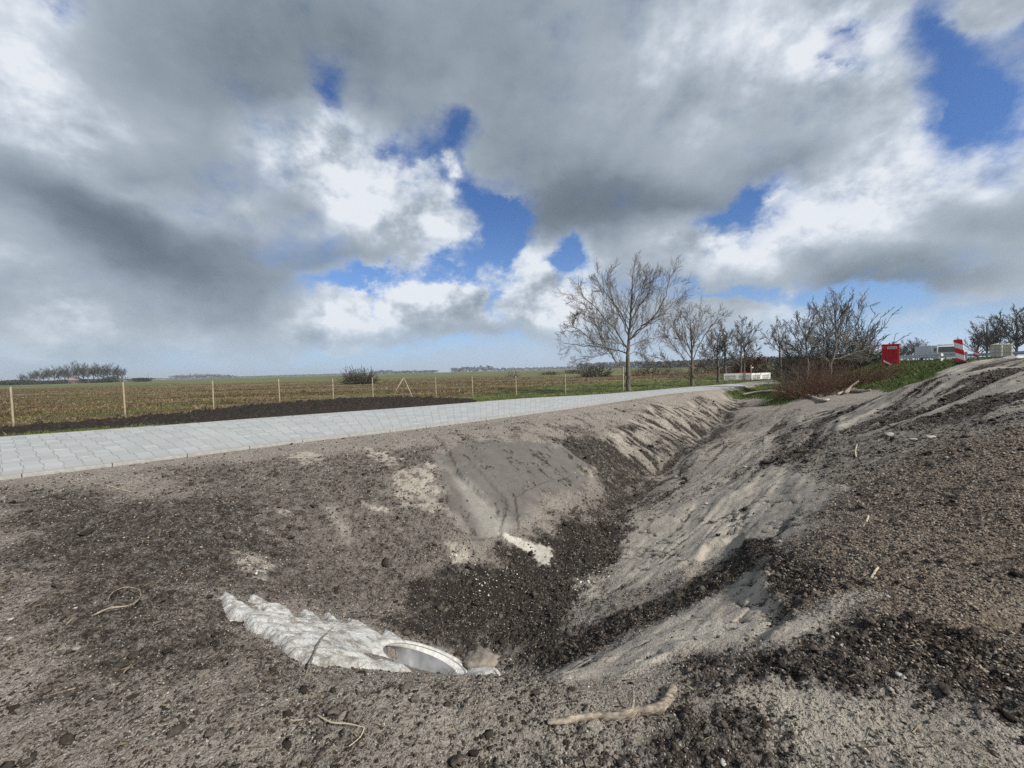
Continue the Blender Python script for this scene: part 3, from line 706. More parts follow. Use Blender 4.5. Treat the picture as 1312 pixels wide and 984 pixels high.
# ------------------------------------------------------------------ mesh builder
class MB:
    def __init__(s): s.V = []; s.Fc = []; s.n = 0
    def add(s, V, Fc):
        V = np.asarray(V, float); s.V.append(V)
        s.Fc += [tuple(int(i) + s.n for i in f) for f in Fc]; s.n += len(V)
    def box(s, c, size, rz=0, rx=0, ry=0, bev=0):
        hx, hy, hz = [q / 2 for q in size]
        if bev > 0:
            bm = bmesh.new(); bmesh.ops.create_cube(bm, size=1)
            bmesh.ops.scale(bm, vec=size, verts=bm.verts)
            bmesh.ops.bevel(bm, geom=bm.edges[:], offset=bev, segments=2, affect='EDGES', profile=.5)
            V = np.array([v.co[:] for v in bm.verts]); bm.verts.index_update(); Fc = [[v.index for v in f.verts] for f in bm.faces]; bm.free()
        else:
            V = np.array([(i * hx, j * hy, k * hz) for k in (-1, 1) for j in (-1, 1) for i in (-1, 1)])
            Fc = [(0, 2, 3, 1), (4, 5, 7, 6), (0, 1, 5, 4), (1, 3, 7, 5), (3, 2, 6, 7), (2, 0, 4, 6)]
        Rm = np.array(Matrix.Rotation(rz, 3, 'Z') @ Matrix.Rotation(ry, 3, 'Y') @ Matrix.Rotation(rx, 3, 'X'))
        s.add(V @ Rm.T + np.asarray(c, float), Fc)
    def tube(s, pts, rad, n=6, cap=True):
        P = np.asarray(pts, float); m = len(P); rad = np.broadcast_to(rad, (m,))
        T = np.gradient(P, axis=0); T /= np.linalg.norm(T, axis=1)[:, None] + 1e-9
        ref = np.array([0, 0, 1.0]) if abs(T[0, 2]) < .9 else np.array([1.0, 0, 0])
        A = np.cross(T, ref); A /= np.linalg.norm(A, axis=1)[:, None] + 1e-9; Bv = np.cross(T, A)
        th = np.arange(n) * 2 * math.pi / n
        V = (P[:, None] + rad[:, None, None] * (np.cos(th)[None, :, None] * A[:, None] + np.sin(th)[None, :, None] * Bv[:, None])).reshape(-1, 3)
        Fc = [(i * n + k, i * n + (k + 1) % n, (i + 1) * n + (k + 1) % n, (i + 1) * n + k) for i in range(m - 1) for k in range(n)]
        if cap: Fc += [tuple(range(n))[::-1], tuple((m - 1) * n + k for k in range(n))]
        s.add(V, Fc)
    def build(s, name, mat, parent=None, smooth=False):
        V = np.vstack(s.V)
        return mesh_from(name, V, faces=s.Fc, mat=mat, parent=parent, smooth=smooth)
def empty(name, loc=(0, 0, 0), rz=0):
    o = bpy.data.objects.new(name, None); COL.objects.link(o); o.location = [float(q) for q in loc]; o.rotation_euler[2] = rz
    o.empty_display_size = .2; return o
def copy_tree(o, parent=None):
    c = o.copy(); COL.objects.link(c)
    if parent: c.parent = parent
    for ch in list(o.children): copy_tree(ch, c)
    return c

# ------------------------------------------------------------------ paved road and its edge stones
def paver_mat():
    m, g, b = new_mat('concrete_pavers')
    uvn = g.new('ShaderNodeUVMap'); uvn.uv_map = 'UVMap'; U = uvn.outputs[0]
    br = g.new('ShaderNodeTexBrick'); g.l.new(U, br.inputs['Vector'])
    br.offset = .10; br.offset_frequency = 2; br.squash = 1
    br.inputs['Scale'].default_value = 1.0; br.inputs['Brick Width'].default_value = .225; br.inputs['Row Height'].default_value = .40
    br.inputs['Mortar Size'].default_value = .0065; br.inputs['Mortar Smooth'].default_value = .25; br.inputs['Bias'].default_value = 0
    br.inputs['Color1'].default_value = (.275, .288, .285, 1); br.inputs['Color2'].default_value = (.345, .358, .353, 1); br.inputs['Mortar'].default_value = (.205, .212, .208, 1)
    geo = g.new('ShaderNodeNewGeometry'); P = geo.outputs['Position']
    # faint long joints: lighten the mortar between the courses
    n = g.noise(P, 1.2, 5, .6); n2 = g.noise(P, 60, 3, .7)
    c = g.mix(g.mapr(n, .35, .7, 0, .28), br.outputs['Color'], (.42, .44, .44))
    pe = g.noise(g.mapping(U, scale=(2.2, 2.4, 1)), 1, 2, .5)
    c = g.mix(g.mapr(pe, .66, .72, 0, .5), c, (.52, .53, .52))
    c = g.mix(g.mapr(n2, .4, .8, 0, .15), c, (.30, .29, .27))
    dirt = g.noise(P, .7, 6, .7)
    c = g.mix(g.mapr(dirt, .56, .75, 0, .22), c, (.34, .31, .27))
    su = g.sep(U); edge = g.math('ADD', g.mapr(su[1], 0.0, .55, 1, 0), g.math('MULTIPLY', g.noise(P, 2.5, 5, .7), 1.0)); c = g.mix(g.mapr(edge, .75, 1.35, 0, .6), c, (.30, .265, .225))
    tr = g.noise(g.mapping(U, scale=(.15, 3.5, 1)), 1.0, 4, .6); c = g.mix(g.mapr(tr, .54, .70, 0, .30), c, (.29, .28, .255))
    g.l.new(c, b.inputs['Base Color']); b.inputs['Roughness'].default_value = .85
    bp = g.new('ShaderNodeBump'); bp.inputs['Distance'].default_value = .004
    g.l.new(g.math('ADD', g.math('MULTIPLY', br.outputs['Fac'], -1.0), g.math('MULTIPLY', n2, .3)), bp.inputs['Height']); g.l.new(bp.outputs[0], b.inputs['Normal'])
    return m
nrow = 26; last = PATH_END
V = []; UV = []; cum = 0
for i in range(last + 1):
    p, q = NR[i], FR[i]
    if i: cum += np.linalg.norm(NR[i, :2] - NR[i - 1, :2])
    W = np.linalg.norm((q - p)[:2])
    for k in range(nrow):
        t = k / (nrow - 1); w = p * (1 - t) + q * t
        w = w + np.array([0, 0, .03 * math.sin(math.pi * t)]); V.append(w); UV.append((cum, t * W))
path = mesh_from('paved_path', V, quads=grid_quads(nrow, last + 1)[:, ::-1], mat=paver_mat(), uv=UV)
tag(path, kind='structure')
def kerb_mat():
    m, g, b = new_mat('kerb_concrete')
    uvn = g.new('ShaderNodeUVMap'); uvn.uv_map = 'UVMap'; s = g.sep(uvn.outputs[0])
    fr = g.math('FRACT', s[0]); j = g.math('LESS_THAN', fr, .014)
    geo = g.new('ShaderNodeNewGeometry'); n = g.noise(geo.outputs['Position'], 14, 5, .7)
    c = g.ramp(n, [(.3, (.19, .187, .173)), (.7, (.30, .297, .28))]); c = g.mix(j, c, (.05, .045, .04))
    g.l.new(c, b.inputs['Base Color']); b.inputs['Roughness'].default_value = .9
    return m
MK = kerb_mat()
def kerb(edge, other):
    V = []; UV = []; cum = 0; prof = [(-.002, -.02), (-.002, .004), (.012, .010), (.072, .010), (.084, -.004), (.086, -.22)]
    for i in range(last + 1):
        p = edge[i]; d = (edge[i] - other[i])[:2]; d /= np.linalg.norm(d)
        if i: cum += np.linalg.norm(edge[i, :2] - edge[i - 1, :2])
        wob = .006 * math.sin(i * 1.9) * 0
        for (a, h) in prof: V.append((p[0] + d[0] * a, p[1] + d[1] * a, p[2] + h + wob)); UV.append((cum, h))
    return V, UV
for e, o_ in ((NR, FR), (FR, NR)):
    V, UV = kerb(e, o_); Q = grid_quads(6, last + 1)
    tag(mesh_from('kerb', V, quads=Q, mat=MK, uv=UV, smooth=False), kind='structure')

# ------------------------------------------------------------------ wire fence beyond the road
fence = tag(empty('wire_fence', (-7, 25, 0)), 'new wire fence on slim pale wooden posts between the paved road and brown meadow', 'fence')
PO = [(-60, 499, 13.1 - 1.6), (14, 496, 13.3), (158, 490, 15.9), (272, 488, 18.8), (357, 486, 21.0), (426, 485, 23.0), (477, 484, 24.2), (517, 484, 25.2),
      (558, 483, 24.8), (605, 482.5, 24.2), (661, 482, 23.8), (724, 479, 23.6), (798, 470, 24.6)]
tops = []
for k, (px, pyt, Yd) in enumerate(PO):
    q = aty(px, pyt, Yd); g0 = gz1(q[0], q[1]); tops.append((q, g0))
    mb = MB(); r = .031 if px != 798 else .050
    lean = rng.normal(0, .008, 2)
    pts = [(q[0], q[1], g0 - .3), (q[0], q[1], g0 + .3), (q[0] + lean[0], q[1] + lean[1], q[2] - .02), (q[0] + lean[0], q[1] + lean[1], q[2] + .012)]
    pts = np.array(pts) - np.array(fence.location); mb.tube(pts, [r * 1.05, r, r * .95, r * .72], 10)
    mb.build('post', M_post, fence, smooth=True)
q, g0 = tops[7]
for px in (500.5, 529.5):
    f = aty(px, 509.5, 25.0 if px < 517 else 24.6); f[2] = gz1(f[0], f[1]) - .05
    mb = MB(); a = np.array([q[0], q[1], q[2] - .06]); a[0] += .04 if px > 517 else -.04
    mb.tube(np.array([f, a]) - np.array(fence.location), .030, 8)
    tag(mb.build('brace', M_post, fence, smooth=True), 'pale diagonal brace of the corner post')
for hgt in (.25, .55, .85, 1.12):
    mb = MB()
    pts = [(t[0][0], t[0][1] - .04, t[1] + hgt) for t in tops[:-1]]
    mb.tube(np.array(pts) - np.array(fence.location), .0022, 4); mb.build('wire', M_wire, fence)

# ------------------------------------------------------------------ heap of black peat along the road
hp = hits([(-140, 566), (0, 552), (60, 548), (150, 540), (230, 534), (330, 524), (400, 519), (470, 514), (540, 513.5), (600, 514.5), (612, 517)])
hn = hits([(-140, 586), (0, 559), (80, 553), (170, 546.5), (260, 540), (340, 535), (420, 529), (500, 523), (560, 518.6), (600, 516.6), (612, 517.5)])
hts = [.12, .12, .14, .15, .18, .25, .27, .27, .20, .12, .03]
ua = resample([(a[0], a[1], h) for a, h in zip(hp, hts)], 420); ub = resample([(a[0], a[1], 0) for a in hn], 420)
nw = 60; tt = np.linspace(-.25, 1.3, nw)
hx = ub[:, 0][:, None] * (1 - tt) + ua[:, 0][:, None] * tt; hy = ub[:, 1][:, None] * (1 - tt) + ua[:, 1][:, None] * tt
base = gz(hx.ravel(), hy.ravel()).reshape(hx.shape)
prof = np.sin(np.clip((tt + .25) / 1.55, 0, 1) * math.pi)[None] ** .8
nz_ = fbm(hx, hy, 2.2, 5, 301, .62); nz2 = fbm(hx, hy, 9, 4, 305, .62)
hz = base - .10 + (ua[:, 2][:, None] + .10) * prof * (1 + .75 * nz_) * 1.0 + .08 * nz2 * prof
hz[:, 0] = base[:, 0] - .15; hz[:, -1] = base[:, -1] - .15
def peat_mat():
    m, g, b = new_mat('black_peat'); geo = g.new('ShaderNodeNewGeometry'); P = geo.outputs['Position']
    n = g.noise(P, 14, 6, .7)
    g.l.new(g.ramp(n, [(.3, (.009, .0075, .0065)), (.55, (.030, .024, .020)), (.72, (.095, .077, .062))]), b.inputs['Base Color'])
    b.inputs['Roughness'].default_value = .95; b.inputs['Specular IOR Level'].default_value = .15
    bp = g.new('ShaderNodeBump'); bp.inputs['Distance'].default_value = .05; g.l.new(n, bp.inputs['Height']); g.l.new(bp.outputs[0], b.inputs['Normal']); return m
MP = peat_mat()
heap = mesh_from('peat_heap', np.stack([hx, hy, hz], -1).reshape(-1, 3), quads=grid_quads(nw, 420), mat=MP)
tag(heap, 'long low heap of black peat along the far side of the paved road', 'soil heap')

# ------------------------------------------------------------------ culvert mouth: mortar apron and cut pipe
def conc2():
    m, g, b = new_mat('mortar_apron'); geo = g.new('ShaderNodeNewGeometry'); P = geo.outputs['Position']
    n = g.noise(P, 5, 6, .65); n2 = g.noise(P, 40, 5, .75)
    c = g.ramp(n, [(.3, (.36, .36, .335)), (.5, (.50, .50, .475)), (.75, (.62, .62, .60))])
    c = g.mix(g.mapr(g.noise(P, 9, 6, .75), .47, .60, 0, .9), c, (.22, .19, .16))
    c = g.mix(g.mapr(n2, .62, .74, 0, .7), c, (.10, .085, .075))
    g.l.new(c, b.inputs['Base Color']); b.inputs['Roughness'].default_value = .85
    bp = g.new('ShaderNodeBump'); bp.inputs['Distance'].default_value = .02; g.l.new(g.math('ADD', n2, g.math('MULTIPLY', n, .8)), bp.inputs['Height']); g.l.new(bp.outputs[0], b.inputs['Normal']); return m
MC = conc2(); MC2 = simple('white_mortar_rim', (.50, .49, .46), .9, .3, 18, .012)
culv = tag(empty('culvert_outlet', (PC[0], PC[1], PCZ)), 'cut grey drain pipe in a ragged white mortar apron at the ditch head', 'drain pipe')
CL = np.array([PC[0], PC[1], PCZ])
z6 = [(88, 150), (105, 120), (150, 145), (190, 178), (247, 203), (252, 192), (188, 160), (200, 143), (235, 148), (290, 170), (345, 180), (370, 205), (392, 238), (385, 195), (410, 190), (450, 208), (492, 248), (478, 205),
      (510, 208), (562, 250), (568, 215), (620, 245), (700, 288), (706, 262), (760, 285), (805, 322), (790, 334), (900, 340), (960, 352), (975, 400), (1050, 408), (1070, 396), (1095, 406), (1138, 417), (1138, 430), (930, 436), (830, 424), (740, 428), (640, 415),
      (520, 401), (430, 388), (350, 362), (300, 335), (330, 330), (240, 277), (200, 264), (180, 237), (130, 217), (100, 190)]
ap = hits([(250 + a / 2.916, 720 + b_ / 2.916) for a, b_ in z6])
lo = ap.min(0) - .05; hi = ap.max(0) + .05
ax_ = np.arange(lo[0], hi[0], .010); ay_ = np.arange(lo[1], hi[1], .010); AX, AY = np.meshgrid(ax_, ay_); sh_ = AX.shape
sdv = sdf(ap, AX.ravel(), AY.ravel()) + .010 * fbm(AX.ravel(), AY.ravel(), 14, 3, 401)
s_ = (AX.ravel() - PC[0]) * PA[0] + (AY.ravel() - PC[1]) * PA[1]; t_ = -(AX.ravel() - PC[0]) * PA[1] + (AY.ravel() - PC[1]) * PA[0]
ell = (s_ / (.236 / PSL)) ** 2 + (t_ / .236) ** 2
th = .062 * np.sqrt(np.clip(-sdv / .05, 0, 1))
hb = hbase(AX.ravel(), AY.ravel())
plane = PCZ - PSL * s_
nearp = 1 - sstep(1.2, 5.0, ell)
slab = 1 - 2 * np.abs(fbm(AX.ravel() * .5 + AY.ravel() * .5, (AY.ravel() - AX.ravel() * .9) * 1.6, 2.6, 4, 411, .5))
lip = sstep(.22, .34, s_); zz = hb * (1 - nearp) + (plane - .012) * nearp; zz = zz * (1 - lip) + np.maximum(zz, hb) * lip + th * (1 - .6 * nearp * (1 - lip)) - .012 + (1 - nearp) * (.028 * np.maximum(slab, -.15) + .006 * fbm(AX.ravel(), AY.ravel(), 25, 3, 415)) * np.clip(-sdv / .05, 0, 1)
keepv = (sdv < .012) & (ell > 1.0)
keepv &= ~((s_ > .18) & (np.abs(t_) < .17) )
Q = grid_quads(sh_[1], sh_[0]); Q = Q[keepv[Q].all(1)]
used = np.unique(Q); remap = -np.ones(len(zz), int); remap[used] = np.arange(len(used))
VV = np.stack([AX.ravel(), AY.ravel(), zz], 1)[used] - CL
mesh_from('apron', VV, quads=remap[Q], mat=MC, parent=culv)
# the pipe
def pipe_mat():
    m, g, b = new_mat('pipe_concrete'); geo = g.new('ShaderNodeNewGeometry'); P = geo.outputs['Position']
    n = g.noise(g.mapping(P, scale=(1, 1, .5)), 7, 5, .6)
    c = g.ramp(n, [(.3, (.10, .105, .108)), (.55, (.18, .186, .19)), (.75, (.29, .295, .295))])
    g.l.new(c, b.inputs['Base Color']); b.inputs['Roughness'].default_value = .7
    bp = g.new('ShaderNodeBump'); bp.inputs['Distance'].default_value = .004; g.l.new(g.noise(P, 60, 4, .7), bp.inputs['Height']); g.l.new(bp.outputs[0], b.inputs['Normal']); return m
mb = MB(); NS = 56; rings = []
A3 = np.array([PA[0], PA[1], -.01]); N3 = np.array([-PA[1], PA[0], 0]); U3 = np.array([0, 0, 1.0])
def ring(r, send, mode):
    out = []
    for k in range(NS):
        a = 2 * math.pi * k / NS; off = N3 * r * math.cos(a) + U3 * r * math.sin(a)
        # surface plane: z = -PSL * s
        s1 = -(r * math.sin(a) - mode) / PSL if send is None else send
        out.append(off + A3 * min(s1, .55))
    return out
ri, ro = .215, .262
R1 = ring(ri, -1.7, 0); R2 = ring(ri, None, .012); R3 = ring(.240, None, .030); R4 = ring(ro, None, .012); R5 = ring(ro, -1.7, 0)
Vp = np.array(R1 + R2 + R3 + R4 + R5)
Fp = [(i * NS + k, i * NS + (k + 1) % NS, (i + 1) * NS + (k + 1) % NS, (i + 1) * NS + k) for i in range(4) for k in range(NS)]
F1_ = [f for f in Fp if max(f) < 2 * NS]; F5_ = [f for f in Fp if min(f) >= 3 * NS]
mb.add(Vp, F1_ + F5_); mb.build('pipe', pipe_mat(), culv, smooth=True)
R2b = ring(ri - .003, None, .0); R0b = ring(ri - .003, None, -.035); Rout = ring(ro + .02, None, -.02); Rm = ring(.248, None, .020)
mb = MB(); mb.add(np.array(R0b + R2b + ring(ri + .014, None, .014) + Rm + R4 + Rout), [(i * NS + k, i * NS + (k + 1) % NS, (i + 1) * NS + (k + 1) % NS, (i + 1) * NS + k) for i in range(5) for k in range(NS)]); mb.build('rim', MC2, culv, smooth=True)
mb = MB(); mb.add(np.array([R1[k] for k in range(NS)]) , [tuple(range(NS))]);  # black cap across the bore, the darkness deep in the pipe put into its colour
tag(mb.build('pipe_dark_cap', M_black, culv), 'black cap standing in for the dark depth of the drain pipe')

# ------------------------------------------------------------------ sticks and stones
def onground(px, py, dz=0):
    w = hit(px, py); return np.array([w[0], w[1], gz1(w[0], w[1]) + dz])
M_drift = simple('dead_branch_wood', (.24, .20, .155), .9, .75, 16, .008, stretch=(1, 2.5, 2.5))
M_straw = simple('pale_straw', (.40, .34, .24), .8, .25, 9)
def stick(name, pxs, rad, mat, label, cat, lift=None, n=8, sub=8):
    P = np.array([onground(*p) for p in pxs]); P[:, 2] += np.array(lift) if lift is not None else .6 * max(rad)
    P = resample(P, len(pxs) * sub); r = np.interp(np.linspace(0, 1, len(P)), np.linspace(0, 1, len(rad)), rad)
    P[1:-1] += rng.normal(0, .10, (len(P) - 2, 3)) * r[1:-1, None]
    c = P[0].copy(); mb = MB(); mb.tube(P - c, r * (1 + rng.normal(0, .06, len(r))), n)
    o = mb.build(name, mat, smooth=True); o.location = c
    return tag(o, label, cat), P
br_, P_ = stick('dead_branch', [(702, 929), (724, 927), (755, 921), (785, 916), (815, 912), (843, 909), (857, 899), (863, 884)], [.011, .015, .016, .018, .021, .022, .021, .019], M_drift, 'thick bent dead branch lying on the bare soil in front of the ditch', 'branch', n=10)
mb = MB(); mb.tube(np.array([P_[34] , P_[34] + [.02, .03, .035], P_[34] + [.03, .07, .05]]) - np.array(br_.location), [.008, .006, .004], 6); mb.build('twig_stub', M_drift, br_, smooth=True)
stick('thin_stick', [(391, 873), (399, 858), (410, 842), (421, 832), (428, 827)], [.006, .006, .005, .004, .0035], M_drift, 'thin curved grey stick sticking up in front of the white mortar apron', 'stick', lift=[0, .05, .10, .13, .13])
stick('straw_stem', [(407, 921), (425, 930), (447, 935), (467, 936)], [.003, .003, .0025, .002], M_straw, 'pale bent straw stem on the soil below the mortar apron', 'stem', lift=[.005, .02, .02, .01])
stick('straw_stem', [(467, 936), (462, 948), (447, 961)], [.0025, .002, .002], M_straw, 'short pale straw stem meeting the end of the bent longer one', 'stem', lift=[.01, .015, .005])
stick('straw_stem', [(360, 924), (378, 922), (394, 921)], [.003, .0025, .002], M_straw, 'short straight pale straw stem left of the bent one', 'stem')
stick('thin_stick', [(118, 793), (140, 788), (163, 783), (176, 777), (181, 770), (176, 763), (160, 762), (145, 768), (138, 775)], [.006, .005, .005, .004, .004, .003, .003, .003, .002], M_drift, 'thin looped root curling up from the dark soil at the left', 'stick', lift=[.01, .02, .03, .04, .06, .07, .07, .05, .03])
stick('short_stick', [(137, 624), (152, 628), (168, 631)], [.006, .006, .005], M_straw, 'short pale stick on the dark soil below the road edge', 'stick')
stick('short_stick', [(1106, 678), (1110, 670), (1113, 662)], [.008, .009, .007], M_straw, 'short pale stick on the brown soil right of the smooth grey sand', 'stick')
stick('short_stick', [(1116, 742), (1121, 735), (1125, 731)], [.007, .008, .006], M_straw, 'tiny pale splinter below the other one on the brown soil', 'stick')
stick('short_stick', [(1097, 588), (1096, 583), (1098, 579)], [.010, .010, .008], M_straw, 'small upright pale splinter on the right bank', 'stick', lift=[0, .05, .12])
stick('fallen_branch', [(1100, 962), (1108, 970), (1114, 976)], [.006, .006, .004], M_straw, 'pale straw scrap at the bottom edge of the bare soil', 'stick')
stick('wooden_board', [(951, 508.5), (965, 508), (985, 506.8), (1004, 505.5)], [.075, .075, .075, .07], M_plank, 'long weathered board lying across the grassy far end of the ditch', 'board', lift=[.12, .22, .25, .1], n=4, sub=3)
stick('fallen_branch', [(1030, 507), (1040, 510), (1052, 515), (1062, 514)], [.07, .08, .07, .04], M_plank, 'short pale log in front of the red-brown thicket', 'log', n=7, sub=4)
stick('fallen_branch', [(1073, 507), (1090, 503), (1108, 503), (1116, 502)], [.07, .07, .06, .04], M_plank, 'long pale log at the right foot of the thicket', 'log', n=7, sub=4)
stick('fallen_branch', [(1082, 506), (1092, 501), (1100, 498)], [.05, .05, .03], M_drift, 'dark log leaning on the long pale one beside the thicket', 'log', lift=[.1, .25, .35], n=7, sub=4)

def lump(n_sub, seed, amp=.25, flat=.7):
    bm = bmesh.new(); bmesh.ops.create_icosphere(bm, subdivisions=n_sub, radius=1)
    V = np.array([v.co[:] for v in bm.verts]); Fc = np.array([[v.index for v in f.verts] for f in bm.faces]); bm.free()
    r = np.random.default_rng(seed); d = V / np.linalg.norm(V, axis=1)[:, None]
    k = 1 + amp * (fbm(d[:, 0] * 1.1 + seed, d[:, 1] * 1.1 + d[:, 2] * .7, 1.3, 3, seed)) + r.normal(0, amp * .22, len(V))
    V = V * k[:, None]; V[:, 2] *= flat; return V, Fc
M_stone = simple('pale_stone', (.40, .38, .34), .75, .2, 10, .004)
M_stone2 = simple('grey_stone', (.26, .24, .215), .8, .25, 10, .004)
STN = [(1079, 833, 9, 0, 'bright white pebble beside the black clods on the right bank'), (919, 883, 11, 1, 'round grey stone just right of the dead branch'), (910, 887, 8, 1, 'flat grey stone touching the round one by the dead branch'),
       (926, 980, 13, 0, 'pale stone near the bottom edge of the soil'), (1067, 820, 9, 0, 'small pale stone above the bright white pebble'), (1073, 815, 7, 0, 'small whitish stone on the black clods'), (1138, 765, 8, 0, 'pale stone at the end of the sand strip'),
       (1163, 760, 9, 1, 'grey stone on the brown slope right of the sand strip'), (1126, 783, 7, 0, 'tiny white pebble on the black clods'), (1215, 588, 8, 0, 'lone whitish stone on the upper right bank'), (1191, 592, 9, 1, 'low grey stone left of the lone whitish one'),
       (1137, 560, 18, 1, 'broad flat grey slab on the upper right bank'), (1170, 563, 12, 0, 'pale rounded stone right of the flat slab'), (1192, 561, 16, 0, 'long pale stone lying on the upper right bank'), (1262, 585, 8, 1, 'grey stone at the right edge of the upper bank'),
       (1300, 581, 7, 0, 'tiny whitish pebble far right on the upper bank'), (905, 645, 8, 0, 'pale stone at the edge of the grey sand face'), (865, 607, 9, 1, 'grey stone on the ditch shoulder'), (955, 600, 9, 0, 'whitish stone where the right bank rounds off'),
       (1094, 905, 12, 1, 'half buried round tan stone in the pale sand'), (1140, 893, 12, 1, 'half buried tan stone in the pale sand, right of the rounder one'), (1154, 870, 15, 0, 'rough pale lump at the border of dark clods and sand'), (1294, 885, 13, 0, 'pale stone at the far right of the dark clods'),
       (180, 646, 5, 0, 'tiny white flint on the dark slope below the road'), (15, 797, 8, 0, 'white flint at the left edge of the soil'), (97, 781, 6, 0, 'small white flint right of the one at the left edge'), (13, 823, 12, 1, 'long grey pebble at the left edge of the soil'),
       (98, 833, 12, 1, 'flat grey pebble on the dark soil at the left'), (215, 891, 6, 0, 'little white flint in the middle of the left foreground'), (258, 702, 4, 0, 'tiny white flint on the slope above the mortar apron'), (654, 845, 5, 0, 'tiny white flint in the ditch beside the pipe mouth'),
       (1010, 760, 7, 0, 'white pebble below the broken edge of the peat crust'), (1001, 754, 6, 1, 'small grey pebble left of the white one below the broken crust'), (1068, 505.5, 7, 0, 'white stone among the logs by the thicket'), (1000, 693, 8, 0, 'pale stone on top of the broken peat crust')]
V, Fc = lump(3, 931, .35, .6); p = onground(617, 850); bo = mesh_from('boulder', V * np.array([.19, .15, .17]), tris=Fc, mat=simple('sandy_boulder', (.22, .19, .16), .95, .35, 14, .015)); bo.location = (p[0], p[1] + .08, p[2] - .03)
tag(bo, 'rounded brown sandy boulder in the ditch just right of the pipe mouth', 'boulder')
protos = [lump(2, 900 + k, .5, .72) for k in range(6)]
for k, (px, py, wpx, kind, lab) in enumerate(STN):
    p = onground(px, py); dist = p[1]; s = .5 * wpx * dist / F * .72
    V, Fc = protos[k % 6]; V = V * np.array([s, s * .75, s * .62])
    o = mesh_from('stone', V, tris=Fc, mat=(M_stone, M_stone2)[kind]); o.location = (p[0], p[1], p[2] + s * .12); o.rotation_euler[2] = rng.uniform(0, 6)
    tag(o, lab, 'stone', 'loose stones on the bare soil')

# ------------------------------------------------------------------ clods, crumbs and flints, far too many to count
def scatter(name, N, weight, size_rng, mat, label, cat, templates, region=(-9, 11, 1.0, 22), power=2.2, flat=.65, seed=5, sink=.25):
    r = np.random.default_rng(seed); px = []; 
    xs, ys = [], []
    got = 0
    while got < N:
        # denser close to the path's near bank where single lumps can be seen
        yy = region[2] * (region[3] / region[2]) ** (r.random(N) ** 1.0); xx = r.uniform(-1.45, 1.45, N) * (yy + .2)
        m = (xx > region[0]) & (xx < region[1]); xx, yy = xx[m], yy[m]
        acc = r.random(len(xx)) < weight(xx, yy) * np.clip(yy / 3.0, .3, 1.0) ** .5
        xs.append(xx[acc]); ys.append(yy[acc]); got += acc.sum()
        if len(xs) > 40: break
    xx = np.concatenate(xs)[:N]; yy = np.concatenate(ys)[:N]; n = len(xx)
    pd = sdf(path_small, xx, yy); ok = pd > .12
    s_ = (xx - PC[0]) * PA[0] + (yy - PC[1]) * PA[1]; t_ = -(xx - PC[0]) * PA[1] + (yy - PC[1]) * PA[0]
    ok &= ((s_ / .42) ** 2 + (t_ / .3) ** 2 > 1); ok &= (sdf(ap, xx, yy) > -.01) | (r.random(n) < .04)
    xx, yy = xx[ok], yy[ok]; n = len(xx)
    sz = size_rng[0] + (size_rng[1] - size_rng[0]) * r.random(n) ** power; sz *= np.clip(yy / 3.2, .75, 2.6) ** .75
    zz = gz(xx, yy); Vs = []; Fs = []; off = 0
    which = r.integers(0, len(templates), n)
    for k, (V, Fc) in enumerate(templates):
        i = np.where(which == k)[0]; m = len(i)
        if not m: continue
        a = r.uniform(0, 2 * math.pi, m); ca, sa = np.cos(a), np.sin(a)
        sc = sz[i][:, None] * np.stack([r.uniform(.7, 1.3, m), r.uniform(.7, 1.3, m), r.uniform(.5, 1.1, m) * flat / .65], 1)
        tilt = r.normal(0, .5, (m, 2))
        W = V[None] * sc[:, None]
        W = np.stack([W[..., 0] * ca[:, None] - W[..., 1] * sa[:, None], W[..., 0] * sa[:, None] + W[..., 1] * ca[:, None], W[..., 2] + tilt[:, :1] * W[..., 0] * .5 + tilt[:, 1:] * W[..., 1] * .5], -1)
        W[..., 0] += xx[i][:, None]; W[..., 1] += yy[i][:, None]; W[..., 2] += (zz[i] + sz[i] * sink)[:, None]
        Vs.append(W.reshape(-1, 3)); Fs.append((Fc[None] + (np.arange(m) * len(V))[:, None, None]).reshape(-1, 3) + off); off += m * len(V)
    o = mesh_from(name, np.vstack(Vs), tris=np.vstack(Fs), mat=mat, smooth=False)
    return tag(o, label, cat, kind='stuff')
def clod_mat(name, stops, sc=30):
    m, g, b = new_mat(name); geo = g.new('ShaderNodeNewGeometry'); P = geo.outputs['Position']
    isl = geo.outputs['Random Per Island']
    v = g.math('ADD', g.math('MULTIPLY', isl, .55), g.math('MULTIPLY', g.noise(P, sc * 3, 4, .7), .45))
    g.l.new(g.ramp(v, stops), b.inputs['Base Color']); b.inputs['Roughness'].default_value = .95; b.inputs['Specular IOR Level'].default_value = .15
    bp = g.new('ShaderNodeBump'); bp.inputs['Distance'].default_value = .006; g.l.new(g.noise(P, 120, 4, .75), bp.inputs['Height']); g.l.new(bp.outputs[0], b.inputs['Normal']); return m
MCL = clod_mat('peat_clods', [(.15, (.018, .014, .011)), (.5, (.052, .043, .035)), (.8, (.13, .11, .09))])
MSC = clod_mat('soil_crumbs', [(.15, (.09, .078, .066)), (.45, (.22, .195, .168)), (.8, (.42, .38, .33))])
MBC = clod_mat('brown_crumbs', [(.15, (.055, .045, .036)), (.5, (.185, .154, .125)), (.85, (.40, .35, .29))])
MFL = clod_mat('flints', [(.1, (.30, .28, .25)), (.5, (.5, .48, .44)), (.9, (.72, .71, .68))])
T1 = [lump(1, 500 + k, .85, .75) for k in range(9)]; T2 = [lump(2, 540 + k, .95, .75) for k in range(7)]
A_ = lambda k: (lambda a, b_: lookup(Ag[k], a, b_))
clus = lambda a, b_: np.clip(.5 + 1.3 * fbm(a, b_, 3.2, 3, 601, .6), 0, 1)
